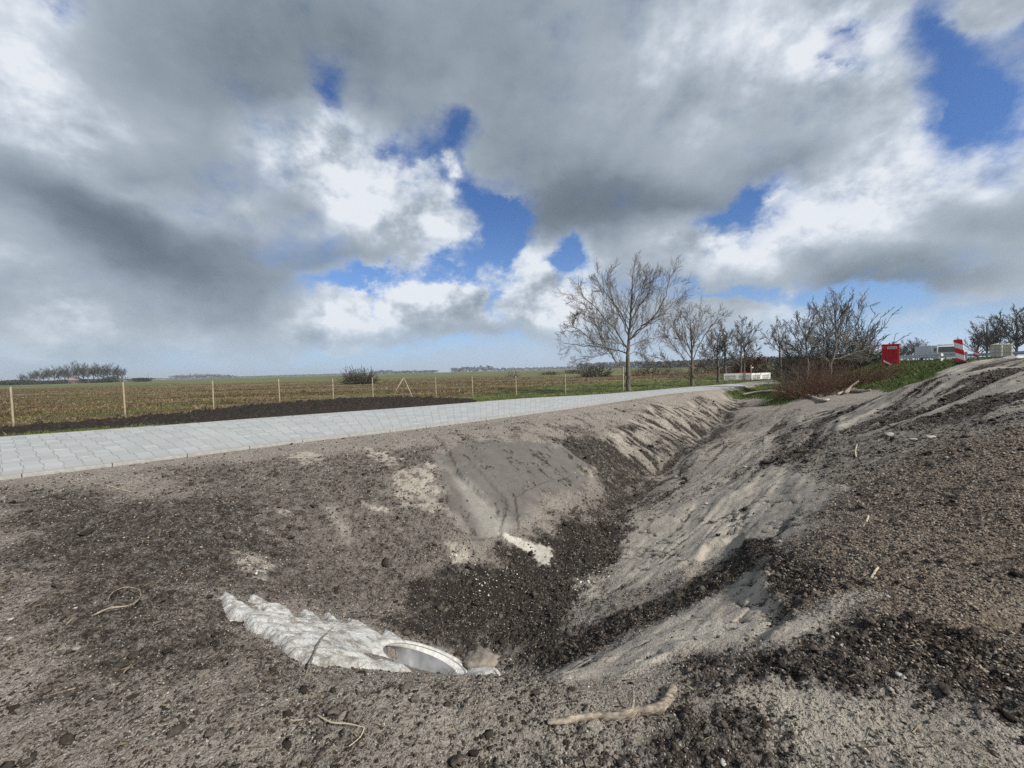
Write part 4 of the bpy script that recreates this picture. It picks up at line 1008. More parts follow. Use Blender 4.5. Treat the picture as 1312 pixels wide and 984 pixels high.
free = lambda a, b_: (1 - .93 * np.maximum(A_('grey')(a, b_), A_('white')(a, b_) * .8)) * (1 - A_('green')(a, b_)) * (1 - A_('field')(a, b_))
wd = lambda a, b_: np.clip(A_('dark')(a, b_) * 1.1 + .06, 0, 1) * (.25 + .75 * clus(a, b_)) * free(a, b_)
ND = 1.0
scatter('soil_clods', int(85000 * ND), wd, (.0025, .0115), MCL, 'dark crumbly peat clods strewn over the banks of the ditch', 'clods', T1, seed=11)
scatter('soil_clods', int(1300 * ND), lambda a, b_: wd(a, b_) * clus(a, b_) ** 2, (.009, .028), MCL, 'bigger black peat lumps lying between the crumbs on the banks', 'clods', T2, seed=12, sink=.35)
scatter('soil_crumbs', int(60000 * ND), lambda a, b_: (.35 + .65 * clus(a + 7, b_)) * free(a, b_) * (1 - .8 * A_('brown')(a, b_)), (.002, .0075), MSC, 'grey-brown soil crumbs covering the bare ground', 'crumbs', T1, seed=13)
scatter('brown_crumbs', int(30000 * ND), lambda a, b_: A_('brown')(a, b_) * (.3 + .7 * clus(a + 3, b_)), (.003, .010), MBC, 'fibrous brown crumbs covering the right bank', 'crumbs', T1, seed=14)
scatter('small_flints', 900, lambda a, b_: .5 * clus(a, b_ + 5) * (1 - A_('green')(a, b_)) * (1 - A_('field')(a, b_)), (.002, .006), MFL, 'tiny white flints and lime crumbs sprinkled over the soil', 'gravel', T1, seed=15)
def near_pts(lst, rad):
    C = hits(lst)
    return lambda a, b_: np.exp(-np.min([(a - c[0]) ** 2 + (b_ - c[1]) ** 2 for c in C], axis=0) / rad ** 2)
wdir = near_pts([(585, 708), (600, 730), (625, 745), (665, 745), (640, 732), (320, 725), (745, 750), (770, 735)], .16)
scatter('lime_crumbs', 500, wdir, (.004, .012), MFL, 'whitish sand crumbs spilled on the dark ditch bottom', 'crumbs', T1, region=(-4, 4, 2, 9), seed=16)
# ------------------------------------------------------------------ bare trees
class Tree:
    """branches grown as tapering curved tubes; levels get thinner and shorter"""
    def __init__(s, seed, minr=.006): s.r = np.random.default_rng(seed); s.mb = MB(); s.minr = minr; s.count = 0
    def tube(s, P, r0, r1, n):
        s.mb.tube(P, np.linspace(r0, r1, len(P)), n, cap=False); s.count += 1
    def spray(s, P, r0, r1, lvl, spec):
        """put children on polyline P"""
        if lvl >= len(spec): return
        nchild, ratio, ang, seg = spec[lvl]
        P = np.asarray(P); L = np.linalg.norm(np.diff(P, axis=0), axis=1).sum()
        n = max(1, int(round(nchild * s.r.uniform(.8, 1.2))))
        ts = np.linspace(.16 if lvl else .18, .99, n) + s.r.normal(0, .03, n)
        side = s.r.integers(0, 2)
        for i, t in enumerate(np.clip(ts, .08, 1)):
            f = t * (len(P) - 1); k = min(int(f), len(P) - 2); p = P[k] * (1 - (f - k)) + P[k + 1] * (f - k)
            d = P[k + 1] - P[k]; d /= np.linalg.norm(d) + 1e-9
            az = s.r.uniform(0, 2 * math.pi); ref = np.array([math.cos(az), math.sin(az), s.r.normal(.1, .35)])
            q = np.cross(d, ref); q /= np.linalg.norm(q) + 1e-9
            a = R(ang) * s.r.uniform(.7, 1.25)
            nd = d * math.cos(a) + q * math.sin(a); nd[2] += .10; nd /= np.linalg.norm(nd)
            l = L * ratio * s.r.uniform(.6, 1.15) * (1.0 - .45 * t)
            pts = [p]; dd = nd.copy()
            for j in range(seg):
                dd = dd + s.r.normal(0, .13, 3) + np.array([0, 0, .05]); dd /= np.linalg.norm(dd); pts.append(pts[-1] + dd * l / seg)
            rr = max(s.minr, (r0 * (1 - t) + r1 * t) * (.40 if lvl == 0 else .5))
            s.tube(np.array(pts), rr, max(s.minr * .6, rr * .35), 5 if lvl == 0 else 3)
            s.spray(np.array(pts), rr, max(s.minr * .6, rr * .35), lvl + 1, spec)
def smooth_line(P, k=4): return resample(np.asarray(P, float), (len(P) - 1) * k + 1)

def limb_tree(name, label, Yd, trunk_px, limbs_px, r_base, spec, seed, depth=1.6, mat_b=None, mat_t=None, minr=.010, foot=None, group=None):
    """a tree whose trunk and main limbs were measured in the photograph; depth of each limb is spread in front and behind"""
    T = Tree(seed, minr); S = Yd / F
    tr = np.array([aty(px, py, Yd) for px, py in trunk_px])
    b0 = tr[0].copy(); b0[2] = gz1(b0[0], b0[1]); tr[0] = b0 - [0, 0, .15]
    root = empty(name, b0)
    mt = MB(); P = smooth_line(tr); P[1:-1] += T.r.normal(0, .012, (len(P) - 2, 3)); tt = np.linspace(0, 1, len(P))
    rad = r_base * (1 - .93 * tt ** .9); rad[0] *= 1.35; rad[1] *= 1.12
    mt.tube(P - b0, rad, 10); mt.build('trunk', mat_b or M_bark, root, smooth=True)
    for j, (pl, r0) in enumerate(limbs_px):
        r0 = r0 * .78
        n = len(pl); az = T.r.uniform(-1, 1) * depth * (1 if j else .4)
        L = []
        for i, (px, py) in enumerate(pl):
            q = aty(px, py, Yd + az * (i / (n - 1)) ** 1.1); L.append(q)
        L = smooth_line(L, 3); L[1:] += T.r.normal(0, .035, (len(L) - 1, 3)); L -= b0
        T.tube(L, r0, max(.014, r0 * .22), 7); T.spray(L, r0, max(.014, r0 * .22), 0, spec)
    up = P[len(P) // 3:] - b0
    T.spray(up, r_base * .55, .012, 0, [(int(spec[0][0] * 1.2), spec[0][1] * .85, spec[0][2], spec[0][3])] + spec[1:])
    T.mb.build('crown', mat_t or M_twig, root, smooth=False)
    tag(root, label, 'tree', group)
    return root
def z5(pts): return [(700 + a / 5.18, 320 + b / 5.18) for a, b in pts]
SP = [(15, .46, 36, 5), (9, .56, 34, 4), (6, .58, 32, 3)]
SP4 = SP
limb_tree('bare_tree', 'tallest bare tree beside the paved road, with a wide spreading crown', 25.6,
    z5([(545, 942), (543, 850), (541, 760), (541, 700), (546, 640), (550, 560), (557, 470), (562, 380), (568, 290), (571, 210), (575, 135)]),
    [(z5([(540, 850), (500, 790), (468, 755), (430, 695), (385, 635), (350, 560), (320, 470), (300, 420)]), .075),
     (z5([(541, 700), (520, 680), (480, 668), (400, 655), (340, 645), (250, 640), (170, 628), (110, 620)]), .060),
     (z5([(543, 660), (505, 600), (465, 540), (400, 470), (335, 400), (275, 335), (220, 295)]), .075),
     (z5([(548, 580), (520, 500), (478, 420), (440, 340), (410, 250), (400, 180)]), .06),
     (z5([(550, 540), (500, 430), (430, 330), (370, 250), (335, 185)]), .05),
     (z5([(550, 600), (600, 545), (660, 490), (715, 440), (760, 360), (800, 280), (822, 165)]), .075),
     (z5([(552, 590), (640, 525), (700, 470), (770, 430), (850, 350), (890, 315)]), .05),
     (z5([(557, 480), (600, 400), (645, 330), (690, 260), (715, 190)]), .05),
     (z5([(560, 430), (600, 330), (640, 250), (665, 170)]), .035),
     (z5([(550, 640), (600, 620), (660, 600), (720, 590), (770, 560)]), .04),
     (z5([(545, 690), (600, 680), (640, 700), (690, 740)]), .03),
     (z5([(470, 668), (420, 690), (350, 700), (270, 720), (190, 730)]), .03),
     (z5([(385, 635), (330, 620), (260, 560), (190, 520), (150, 505)]), .04),
     (z5([(335, 400), (260, 390), (210, 440), (195, 450)]), .03),
     (z5([(545, 650), (470, 620), (390, 560), (330, 500), (240, 460)]), .045)],
    .165, SP, 3, depth=2.6, minr=.0062)
limb_tree('bare_tree', 'second bare tree along the paved road, with low drooping limbs on its left', 30.0,
    z5([(968, 910), (966, 830), (966, 740), (962, 640), (958, 540), (950, 440)]) ,
    [(z5([(966, 870), (930, 850), (880, 810), (820, 760), (770, 720)]), .05), (z5([(966, 790), (920, 730), (870, 670), (820, 600), (790, 560)]), .05),
     (z5([(965, 740), (920, 660), (870, 570), (840, 500)]), .045), (z5([(964, 700), (930, 600), (900, 500), (890, 430)]), .04),
     (z5([(964, 680), (990, 580), (1010, 500), (1040, 420)]), .04), (z5([(966, 740), (1010, 650), (1060, 560), (1110, 490), (1130, 460)]), .05),
     (z5([(966, 780), (1020, 720), (1080, 650), (1120, 600)]), .04), (z5([(966, 820), (1000, 790), (1060, 760), (1090, 740)]), .03)],
    .15, [(12, .52, 34, 4), (8, .56, 32, 3), (5, .6, 32, 3)], 8, depth=2.2, minr=.009)

def z525(pts): return [(880 + a / 5.248, 380 + b / 5.248) for a, b in pts]
limb_tree('bare_tree', 'dense low bare tree left of the white barrier', 36.0, z525([(212, 560), (210, 480), (205, 400), (205, 330), (215, 260)]),
    [(z525([(210, 500), (170, 450), (130, 400), (110, 340)]), .05), (z525([(208, 470), (180, 380), (160, 300)]), .04), (z525([(208, 440), (230, 360), (250, 300)]), .04),
     (z525([(210, 480), (250, 430), (280, 380)]), .04), (z525([(210, 510), (150, 490), (110, 480)]), .03)], .15, [(11, .55, 38, 4), (9, .5, 36, 3), (6, .5, 34, 2)], 12, depth=1.6, mat_t=M_twig_dark, minr=.011, group='bare trees lining the road')
limb_tree('bare_tree', 'slim bare tree behind the dense low one left of the barrier', 44.0, z525([(256, 480), (258, 400), (255, 330), (245, 260), (240, 210)]),
    [(z525([(258, 420), (230, 340), (200, 270)]), .05), (z525([(258, 400), (275, 330), (285, 260)]), .05)], .16, [(12, .55, 36, 4), (9, .5, 36, 3), (6, .5, 34, 2)], 13, depth=1.6, minr=.013, group='bare trees lining the road')
limb_tree('bare_tree', 'round topped bare tree behind the white barrier', 46.0, z525([(362, 520), (364, 440), (365, 360), (370, 280), (375, 170)]),
    [(z525([(364, 460), (340, 400), (315, 340), (290, 260)]), .06), (z525([(365, 400), (345, 320), (325, 210)]), .05), (z525([(366, 390), (390, 310), (410, 200)]), .05),
     (z525([(364, 430), (400, 360), (430, 300), (455, 220)]), .06), (z525([(364, 460), (420, 420), (470, 350)]), .05), (z525([(364, 480), (330, 440), (290, 400)]), .04)], .17, [(13, .5, 36, 4), (10, .48, 36, 3), (6, .5, 34, 2)], 14, depth=2.4, minr=.013, group='bare trees lining the road')
limb_tree('bare_tree', 'twin stemmed tree close right of the round topped one', 47.0, z525([(383, 505), (388, 430), (390, 350), (400, 290)]),
    [(z525([(386, 450), (410, 380), (430, 320)]), .05)], .15, [(12, .5, 38, 4), (9, .45, 36, 3), (5, .5, 34, 2)], 15, depth=1.6, mat_t=M_twig_dark, minr=.014, group='bare trees lining the road')
limb_tree('bare_tree', 'small bare tree with a clean dark trunk between barrier and thicket', 40.0, z525([(630, 532), (630, 460), (625, 385), (622, 330), (615, 250), (600, 180)]),
    [(z525([(624, 385), (595, 350), (560, 310), (530, 260)]), .05), (z525([(624, 380), (650, 340), (680, 310)]), .05), (z525([(622, 350), (590, 290), (575, 220)]), .04),
     (z525([(622, 340), (645, 270), (650, 200)]), .04)], .15, [(12, .5, 38, 4), (8, .5, 36, 3), (5, .5, 34, 2)], 16, depth=2.0, minr=.011)
limb_tree('bare_tree', 'tall pale-stemmed bare tree growing out of the thicket', 21.5, z525([(960, 560), (965, 490), (985, 400), (1005, 300), (1000, 200), (1000, 100), (1010, 5)]),
    [(z525([(985, 400), (1050, 330), (1110, 250), (1160, 160), (1190, 60)]), .05), (z525([(1000, 340), (950, 260), (910, 180), (890, 110)]), .05), (z525([(1003, 260), (1040, 160), (1060, 60)]), .04),
     (z525([(990, 380), (1080, 340), (1180, 300), (1260, 240)]), .05), (z525([(980, 420), (1070, 400), (1150, 370), (1230, 340)]), .04), (z525([(1000, 220), (970, 140), (950, 60)]), .035),
     (z525([(960, 480), (930, 400), (880, 330), (850, 260)]), .04), (z525([(1000, 170), (1050, 120), (1090, 30)]), .035)], .085, [(11, .48, 34, 4), (8, .56, 32, 3), (5, .6, 32, 3)], 17, depth=1.8, mat_b=M_twig_pale, mat_t=M_twig, minr=.0065)
limb_tree('bare_tree', 'bare tree with arching limbs left of the tall pale-stemmed one', 23.0, z525([(810, 540), (812, 460), (808, 380), (800, 300), (800, 200), (830, 90)]),
    [(z525([(808, 380), (770, 320), (720, 260), (690, 200)]), .04), (z525([(808, 400), (760, 370), (700, 330), (670, 300)]), .035), (z525([(803, 310), (830, 220), (870, 120)]), .04), (z525([(800, 280), (760, 200), (740, 140)]), .035),
     (z525([(808, 420), (870, 320), (910, 240)]), .04)], .075, [(11, .5, 34, 4), (8, .56, 32, 3), (5, .6, 32, 3)], 18, depth=1.6, mat_b=M_twig_pale, minr=.0065)

# ------------------------------------------------------------------ bushes: fans of twigs with a haze of fine shoots
def bush(name, label, cat, c, w, h, dpt, n, mat, seed, r0=.012, spec=None, lean=0, droop=0, spread=1.15, group=None, leaves=None, part='stems', rnd=.12):
    r = np.random.default_rng(seed); T = Tree(seed + 1, r0 * .45); c = np.array(c, float)
    for i in range(n):
        a = r.uniform(0, 2 * math.pi); q = math.sqrt(r.random()); bx, by = .35 * w * q * math.cos(a), .35 * dpt * q * math.sin(a)
        gx_, gy_ = c[0] + bx, c[1] + by; g0 = gz1(gx_, gy_) - .05
        th = r.uniform(0, 1) ** .7 * spread * 1.2; d = np.array([math.cos(a) * math.sin(th) + lean, math.sin(a) * math.sin(th) * dpt / w, math.cos(th)])
        # length so that the tips fill an ellipsoid of the bush's size
        d /= np.linalg.norm(d); L = 1.0 / math.sqrt((d[0] / (w * .5)) ** 2 + (d[1] / (dpt * .5)) ** 2 + (d[2] / h) ** 2) * r.uniform(.62, 1.03) * (1 - .35 * q * abs(math.sin(th)))
        P = [np.array([gx_, gy_, g0])]; dd = d.copy()
        for j in range(5):
            dd = dd + r.normal(0, rnd, 3) + np.array([0, 0, -droop * j * .1]); dd /= np.linalg.norm(dd); P.append(P[-1] + dd * L / 5)
        P = np.array(P); P[1:, 2] = np.maximum(P[1:, 2], g0 + .06)
        P -= np.array([c[0], c[1], c[2]])
        T.tube(P, r0 * r.uniform(.6, 1.2), r0 * .3, 4); T.spray(P, r0 * .6, r0 * .3, 0, spec or [(6, .32, 34, 3), (3, .45, 34, 2)])
    root = empty(name, c)
    T.mb.build(part, mat, root)
    if leaves:
        nl, lm, ls, pname = leaves
        u = r.normal(0, 1, (nl, 3)); u /= np.linalg.norm(u, axis=1)[:, None]; rad = r.random(nl) ** .45
        C = u * rad[:, None] * np.array([w * .40, dpt * .40, h * .40]) + np.array([0, 0, h * .44])
        k = 1 + .45 * fbm(u[:, 0] * 2 + seed, u[:, 2] * 2, 1.2, 3, seed); C[:, :2] *= k[:, None]; C[:, 2] = np.maximum(.05, (C[:, 2] - h * .4) * k + h * .4)
        thin = fbm(C[:, 0] * .9 + seed, C[:, 2] * .9 + C[:, 1] * .5, 1.4, 3, seed + 7) > -.28; C = C[thin]; nl = len(C)
        e1 = r.normal(0, 1, (nl, 3)); e1 /= np.linalg.norm(e1, axis=1)[:, None]; e2 = np.cross(e1, r.normal(0, 1, (nl, 3))); e2 /= np.linalg.norm(e2, axis=1)[:, None]
        s = ls * r.uniform(.5, 1.3, (nl, 1))
        V = np.stack([C - e1 * s, C + e2 * s * .5, C + e1 * s, C - e2 * s * .5], 1).reshape(-1, 3)
        mesh_from(pname, V, quads=np.arange(4 * nl).reshape(-1, 4), mat=lm, parent=root, smooth=False)
    tag(root, label, cat, group); return root
def bp(px, py, Yd):
    q = aty(px, py, Yd); return (q[0], q[1], gz1(q[0], q[1]))
# the thicket
for px, Yd, w, h, n, mt, lab in [(1025, 19.5, 2.4, 1.9, 110, M_twig_red, 'reddish brown leafless shrub at the left end of the thicket'),
                             (1048, 18.3, 2.6, 2.2, 130, M_twig_red, 'tall red-brown leafless shrub at the foot of the pale-stemmed tree'),
                             (1070, 19.2, 2.4, 1.9, 110, M_twig_red, 'tangled brown shrub right of the pale-stemmed tree'),
                             (1100, 19.8, 3.2, 1.25, 120, M_twig_red, 'low rounded brown bramble bush right of the logs'),
                             (1128, 20.5, 2.2, .95, 80, M_twig_red, 'small rust-brown bush at the right end of the thicket'),
                             (1008, 24.0, 2.2, 1.0, 70, M_twig_pale, 'grey leafless shrub left of the thicket on the ditch edge'),
                             (1040, 22.5, 3.0, 2.6, 90, M_twig, 'grey-brown shrub standing behind the red-brown ones')]:
    bush('leafless_shrub', lab, 'shrub', bp(px, 505, Yd), w, h, w * .8, n, mt, int(px), r0=.010, group='shrubs of the roadside thicket', droop=.25 if h < 1.5 else .1)
# dark dense evergreen behind
for px, Yd, w, h, lab in [(1062, 32, 6.2, 7.0, 'tall dark dense tree behind the thicket'), (1035, 36, 5.6, 5.0, 'lower dark dense tree left of the tall dark one'), (1013, 44, 4.6, 3.6, 'lowest dark dense tree at the left end of the dark clump'), (1090, 34, 5.0, 3.6, 'low dark shrub mass right of the tall dark tree')]:
    b0_ = bp(px, 500, Yd)
    bush('dark_tree', lab, 'tree', b0_, w, h, w * .9, 60, M_twig_dark, int(px) + 3, r0=.045, spread=1.0, leaves=(9000, M_darkleaf, .045, 'foliage'), part='trunk', group='dark dense trees behind the thicket')
for px, Yd, w, h, lab in [(968, 50, 3.8, 3.6, 'dark red-leaved small tree right behind the white barrier'), (951, 52, 3.0, 2.5, 'small red-brown bush left of the dark red tree')]:
    bush('copper_tree', lab, 'tree', bp(px, 488, Yd), w, h, w, 34, M_twig_dark, int(px) + 3, r0=.04, spread=1.0, leaves=(2600, M_redleaf, .10, 'foliage'), part='trunk')
# meadow bushes
bush('meadow_bush', 'round leafless bush standing alone in the meadow behind the braced corner post', 'bush', bp(460, 487, 62), 5.0, 3.0, 4.5, 150, M_twig_dark, 21, r0=.05, spread=1.2, leaves=(1500, simple('ivy_leaf', (.05, .06, .03), .8, .3, 3), .08, 'leaves'))
bush('meadow_bush', 'dark low bush in the meadow left of the tallest bare tree', 'bush', bp(763, 478, 70), 6.2, 2.6, 4.5, 90, M_twig_dark, 22, r0=.035, spread=1.3, leaves=(1500, M_bushfar, .11, 'leaves'))
bush('meadow_bush', 'tiny round bush far out in the meadow', 'bush', bp(657, 482, 95), 3.8, 1.9, 3.0, 50, M_twig, 23, r0=.035, spread=1.2)
for k, (px, Yd, w, h, lab) in enumerate([(705, 110, 7, 1.2, 'low scrub patch left of the dark meadow bush'), (735, 120, 8, 1.6, 'scrub patch touching the dark meadow bush'), (835, 70, 9, 1.8, 'brown scrub between the first two roadside trees'), (905, 75, 10, 2.2, 'brown scrub behind the second roadside tree'), (940, 70, 7, 2.0, 'brown scrub left of the white barrier')]):
    bush('scrub', lab, 'bush', bp(px, 482, Yd), w, h, 3.0, 60, M_twig_red if k > 1 else M_twig, 70 + k, r0=.03, spread=1.35, leaves=(900, M_bushfar, .12, 'leaves'))

# ------------------------------------------------------------------ generic far trees (three shapes, copied)
def far_proto(seed, h, w, bushy=0):
    T = Tree(seed, .03); root = empty('distant_tree'); mt = MB()
    P = smooth_line([(0, 0, -.2), (.1, 0, h * .2), (-.1, .1, h * .45), (.05, 0, h * .7), (0, 0, h * .97)]); mt.tube(P, np.linspace(.32, .05, len(P)), 6)
    mt.build('trunk', M_bark, root)
    for i in range(9):
        a = T.r.uniform(0, 6.28); z0 = h * T.r.uniform(.18, .55); e = T.r.uniform(.5, 1)
        L = [(0, 0, z0), (math.cos(a) * w * .2 * e, math.sin(a) * w * .2 * e, z0 + h * .13), (math.cos(a) * w * .38 * e, math.sin(a) * w * .38 * e, z0 + h * .26), (math.cos(a) * w * .5 * e, math.sin(a) * w * .5 * e, min(h * .95, z0 + h * .42))]
        L = smooth_line(L, 2); T.tube(L, .13, .05, 4); T.spray(L, .12, .05, 0, [(9, .48, 40, 3), (7, .5, 38, 2), (5, .55, 36, 2)])
    T.spray(P[3:], .14, .05, 0, [(12, .45, 42, 3), (7, .5, 38, 2), (5, .55, 36, 2)])
    T.mb.build('crown', M_twig_dark, root); return root
PR_ = [far_proto(201, 14, 11), far_proto(202, 12.5, 10), far_proto(203, 15, 10)]
used_ = [False] * 3
def far_tree(k, loc, s, rz, label, group, name='distant_tree', cat='tree'):
    if used_[k]: o = copy_tree(PR_[k])
    else: o = PR_[k]; used_[k] = True
    o.location = [float(q) for q in loc]; o.scale = (s, s, s); o.rotation_euler[2] = rz; tag(o, label, cat, group); return o
cop = [(28, .62), (38, .70), (44, .78), (51, .8), (56, .95), (63, .86), (70, .98), (76, .9), (83, 1.0), (88, .93), (94, .98), (101, 1.12), (107, .95), (113, 1.0), (120, 1.03), (126, .98), (132, 1.04), (138, .98), (145, 1.06), (151, .92), (157, .8)]
for k, (px, s) in enumerate(cop):
    q = aty(px, 488, 330 + rng.uniform(-16, 22)); 
    lab = 'leftmost tall tree of the far copse' if k == 0 else ('rightmost tree of the far copse' if k == len(cop) - 1 else ('tallest tree in the middle of the far copse' if k == 11 else 'bare tree in the middle of the far copse at the left'))
    far_tree(k % 3, (q[0], q[1], gz1(q[0], q[1])), s * 1.03, rng.uniform(0, 6), lab, 'bare trees of the far copse')
M_hedge = simple('far_hedge', (.050, .050, .040), .95, .35, .4)
def leaf_mass(name, label, cat, segs, mat, n, ls, seed, kind=None, thick=6, lay=None):
    """a far hedge or belt of trees: many small faces filling an uneven long volume"""
    r = np.random.default_rng(seed); C = []
    tot = sum(abs(b[0] - a[0]) for a, b in segs) + 1e-6
    c0 = None
    for (a, b) in segs:      # (px, ybottom, Y, height)
        m = max(20, int(n * abs(b[0] - a[0]) / tot)); t = r.random(m)
        px = a[0] + (b[0] - a[0]) * t; Yd = a[2] + (b[2] - a[2]) * t; hh = a[3] + (b[3] - a[3]) * t
        X_ = np.array([aty(p, 480, q)[0] for p, q in zip(px, Yd)])
        hn_ = hh * (.72 + .5 * fbm(X_, X_ * 0, 1 / 14.0, 4, seed, .6)); hn_ = np.maximum(hn_, hh * .25)
        z_ = hn_ * r.random(m) ** .75; C.append(np.stack([X_, Yd + r.normal(0, thick, m), z_ + .0], 1))
    C = np.vstack(C); C[:, 2] += .1; m = len(C)
    e1 = r.normal(0, 1, (m, 3)); e1 /= np.linalg.norm(e1, axis=1)[:, None]; e2 = np.cross(e1, r.normal(0, 1, (m, 3))); e2 /= np.linalg.norm(e2, axis=1)[:, None]
    s = ls * r.uniform(.5, 1.3, (m, 1)); V = np.stack([C - e1 * s, C + e2 * s * .7, C + e1 * s, C - e2 * s * .7], 1).reshape(-1, 3)
    c0 = np.array([C[:, 0].mean(), C[:, 1].mean(), 0])
    o = mesh_from(name, V - c0, quads=np.arange(4 * m).reshape(-1, 4), mat=mat, smooth=False); o.location = c0
    return tag(o, label, cat, kind=kind)
leaf_mass('hedge', 'dark undergrowth hedge below the far copse', 'hedge', [((18, 0, 322, 2.8), (150, 0, 322, 4.6))], M_hedge, 7000, .55, 31, thick=4)
leaf_mass('far_bush', 'dark rounded bush at the left foot of the far copse', 'bush', [((14, 0, 300, 4.8), (36, 0, 300, 5.8))], M_hedge, 1500, .5, 32, thick=4)
leaf_mass('far_bush', 'small grey bush at the far left edge of the copse', 'bush', [((3, 0, 300, 3.2), (14, 0, 300, 4.6))], M_hedge, 700, .5, 33, thick=4)
leaf_mass('far_bush', 'lone rounded bush right of the far copse', 'bush', [((171, 0, 300, 3.6), (189, 0, 300, 3.6))], M_hedge, 900, .5, 34, thick=3)
WX = [((222, 0, 1500, 18), (262, 0, 1500, 22)), ((262, 0, 1500, 22), (300, 0, 1500, 12)), ((300, 0, 2200, 9), (420, 0, 2200, 11)), ((480, 0, 1400, 15), (500, 0, 1400, 20)), ((500, 0, 1500, 14), (560, 0, 1500, 12)), ((578, 0, 1300, 20), (632, 0, 1300, 22)), ((632, 0, 1600, 16), (740, 0, 1700, 14)),
      ((-260, 0, 1500, 14), (0, 0, 1500, 14)), ((740, 0, 900, 16), (830, 0, 900, 20)), ((830, 0, 500, 9), (1000, 0, 500, 12)), ((1000, 0, 420, 9), (1120, 0, 420, 11)), ((420, 0, 2200, 11), (480, 0, 2200, 12)), ((0, 0, 2600, 12), (222, 0, 2600, 12))]
leaf_mass('far_treeline', 'low far-off tree lines along the whole horizon', 'trees', WX, M_hedge, 42000, 1.9, 35, kind='stuff', thick=18)
# farmhouse glimpsed in the copse
fh = empty('farmhouse', aty(97, 486, 316) * [1, 1, 0] + [0, 0, 0], .2)
mb = MB(); mb.box((0, 0, 1.3), (7.0, 4, 2.6)); mb.build('wall', M_brick, fh)
mb = MB(); mb.add([(-3.8, -2.4, 2.6), (3.8, -2.4, 2.6), (3.8, 2.4, 2.6), (-3.8, 2.4, 2.6), (-2.6, 0, 5.0), (2.6, 0, 5.0)], [(0, 1, 5, 4), (1, 2, 5), (2, 3, 4, 5), (3, 0, 4), (0, 3, 2, 1)]); mb.build('roof', M_roof, fh)
tag(fh, 'small farmhouse with a pinkish roof half hidden in the far copse', 'house')
for px, Yd, hh, lab in [(190, 1400, 30, 'thin radio mast on the horizon right of the far copse'), (326, 2000, 34, 'thin distant mast on the horizon in the left half')]:
    q = aty(px, 480, Yd); mb = MB(); mb.tube([(0, 0, 0), (0, 0, hh * .5), (0, 0, hh)], [1.1, .8, .45], 5); o = mb.build('radio_mast', M_steel); o.location = (q[0], q[1], 0); tag(o, lab, 'mast')

# ------------------------------------------------------------------ barrier across the road
def stripe_mat(name, ang, width, colA=(.60, .012, .022), colB=(.78, .77, .74)):
    m, g, b = new_mat(name); tc = g.new('ShaderNodeTexCoord'); s = g.sep(tc.outputs['Object'])
    v = g.math('ADD', g.math('MULTIPLY', s[0], math.sin(ang)), g.math('MULTIPLY', s[2], math.cos(ang)))
    fr = g.math('FRACT', g.math('ADD', g.math('DIVIDE', v, width), 10.35)); k = g.math('GREATER_THAN', fr, .5)
    n = g.noise(tc.outputs['Object'], 12, 4, .6)
    c = g.mix(k, colA, colB); c = g.mix(g.mapr(n, .5, .8, 0, .25), c, (.35, .32, .28))
    g.l.new(c, b.inputs['Base Color']); b.inputs['Roughness'].default_value = .45; return m
YB = 40.0
pA, pM, pB = aty(927.5, 489, YB + .4), aty(962, 489, YB - .6), aty(986.8, 489, YB + .3)
def panel(a, b_, label, seed):
    a, b_ = np.array(a), np.array(b_); L = np.linalg.norm((b_ - a)[:2]); ang = math.atan2(b_[1] - a[1], b_[0] - a[0])
    g0 = gz1(*((a + b_) / 2)[:2]); ztop = aty(955, 478.2, YB)[2]; zb_ = aty(955, 488.6, YB)[2]; Hh = ztop - zb_
    r = empty('road_barrier', (a[0], a[1], zb_), ang)
    mb = MB(); t = .045
    mb.box((L / 2, 0, Hh - .10), (L, t, .20)); mb.box((L / 2, 0, .09), (L, t, .18)); mb.box((.05, 0, Hh / 2), (.10, t, Hh - .4)); mb.box((L - .05, 0, Hh / 2), (.10, t, Hh - .4)); mb.box((L / 2, 0, Hh / 2), (.30, t, Hh - .4))
    mb.build('frame', M_white, r)
    for hs in (0, 1):
        mb = MB(); a0 = .12 + hs * (L / 2 + .05); w_half = L / 2 - .29
        for i in range(9): mb.box((a0 + w_half * (i + .5) / 9, .0, Hh / 2), (w_half / 9 * .42, .03, Hh - .36))
        mb.box((a0 + w_half / 2, .0, Hh / 2), (w_half, .012, .03)); mb.build('slat_panel', M_white, r)
    for xx_ in (.35, L - .35):
        mb = MB(); mb.box((xx_, 0, -.04), (.30, .75, .09), bev=.02); mb.build('foot', M_black, r)
        gg = zb_ - .1 - g0
        if gg > .05:
            mb = MB(); mb.box((xx_, 0, -.09 - gg / 2), (.12, .12, gg)); mb.build('foot_post', M_plank, r)
    tag(r, label, 'barrier', 'white plastic road barriers'); return r
panel(pA, pM, 'left white plastic barrier panel closing the paved road', 1)
panel(pM + [.05, .0, 0], pB, 'right white plastic barrier panel closing the paved road', 2)
q = aty(962.3, 489, YB - .75); zt = aty(962.3, 467.5, YB - .75)[2]; g0 = gz1(q[0], q[1])
mb = MB(); mb.tube([(0, 0, -.2), (0, 0, zt - g0)], .035, 8); r = empty('barrier_post', (q[0], q[1], g0)); mb.build('pole', M_post, r, smooth=True)
mb = MB(); mb.box((.14, 0, zt - g0 - .28), (.16, .08, .12), bev=.02); mb.tube([(0, 0, zt - g0 - .28), (.10, 0, zt - g0 - .28)], .02, 6); mb.build('lamp', M_white, r)
tag(r, 'thin pole with a small white lamp between the two barrier panels', 'pole')
q0, q1 = aty(936, 480, 43), aty(961, 480, 43); mb = MB(); L = q1[0] - q0[0]; g0 = gz1(q0[0], q0[1]); zt = aty(945, 477.8, 43)[2]
mb.box((L / 2, 0, zt - .12), (L, .04, .22)); o = empty('red_barrier_board', (q0[0], 43, 0)); mb.build('board', M_red, o)
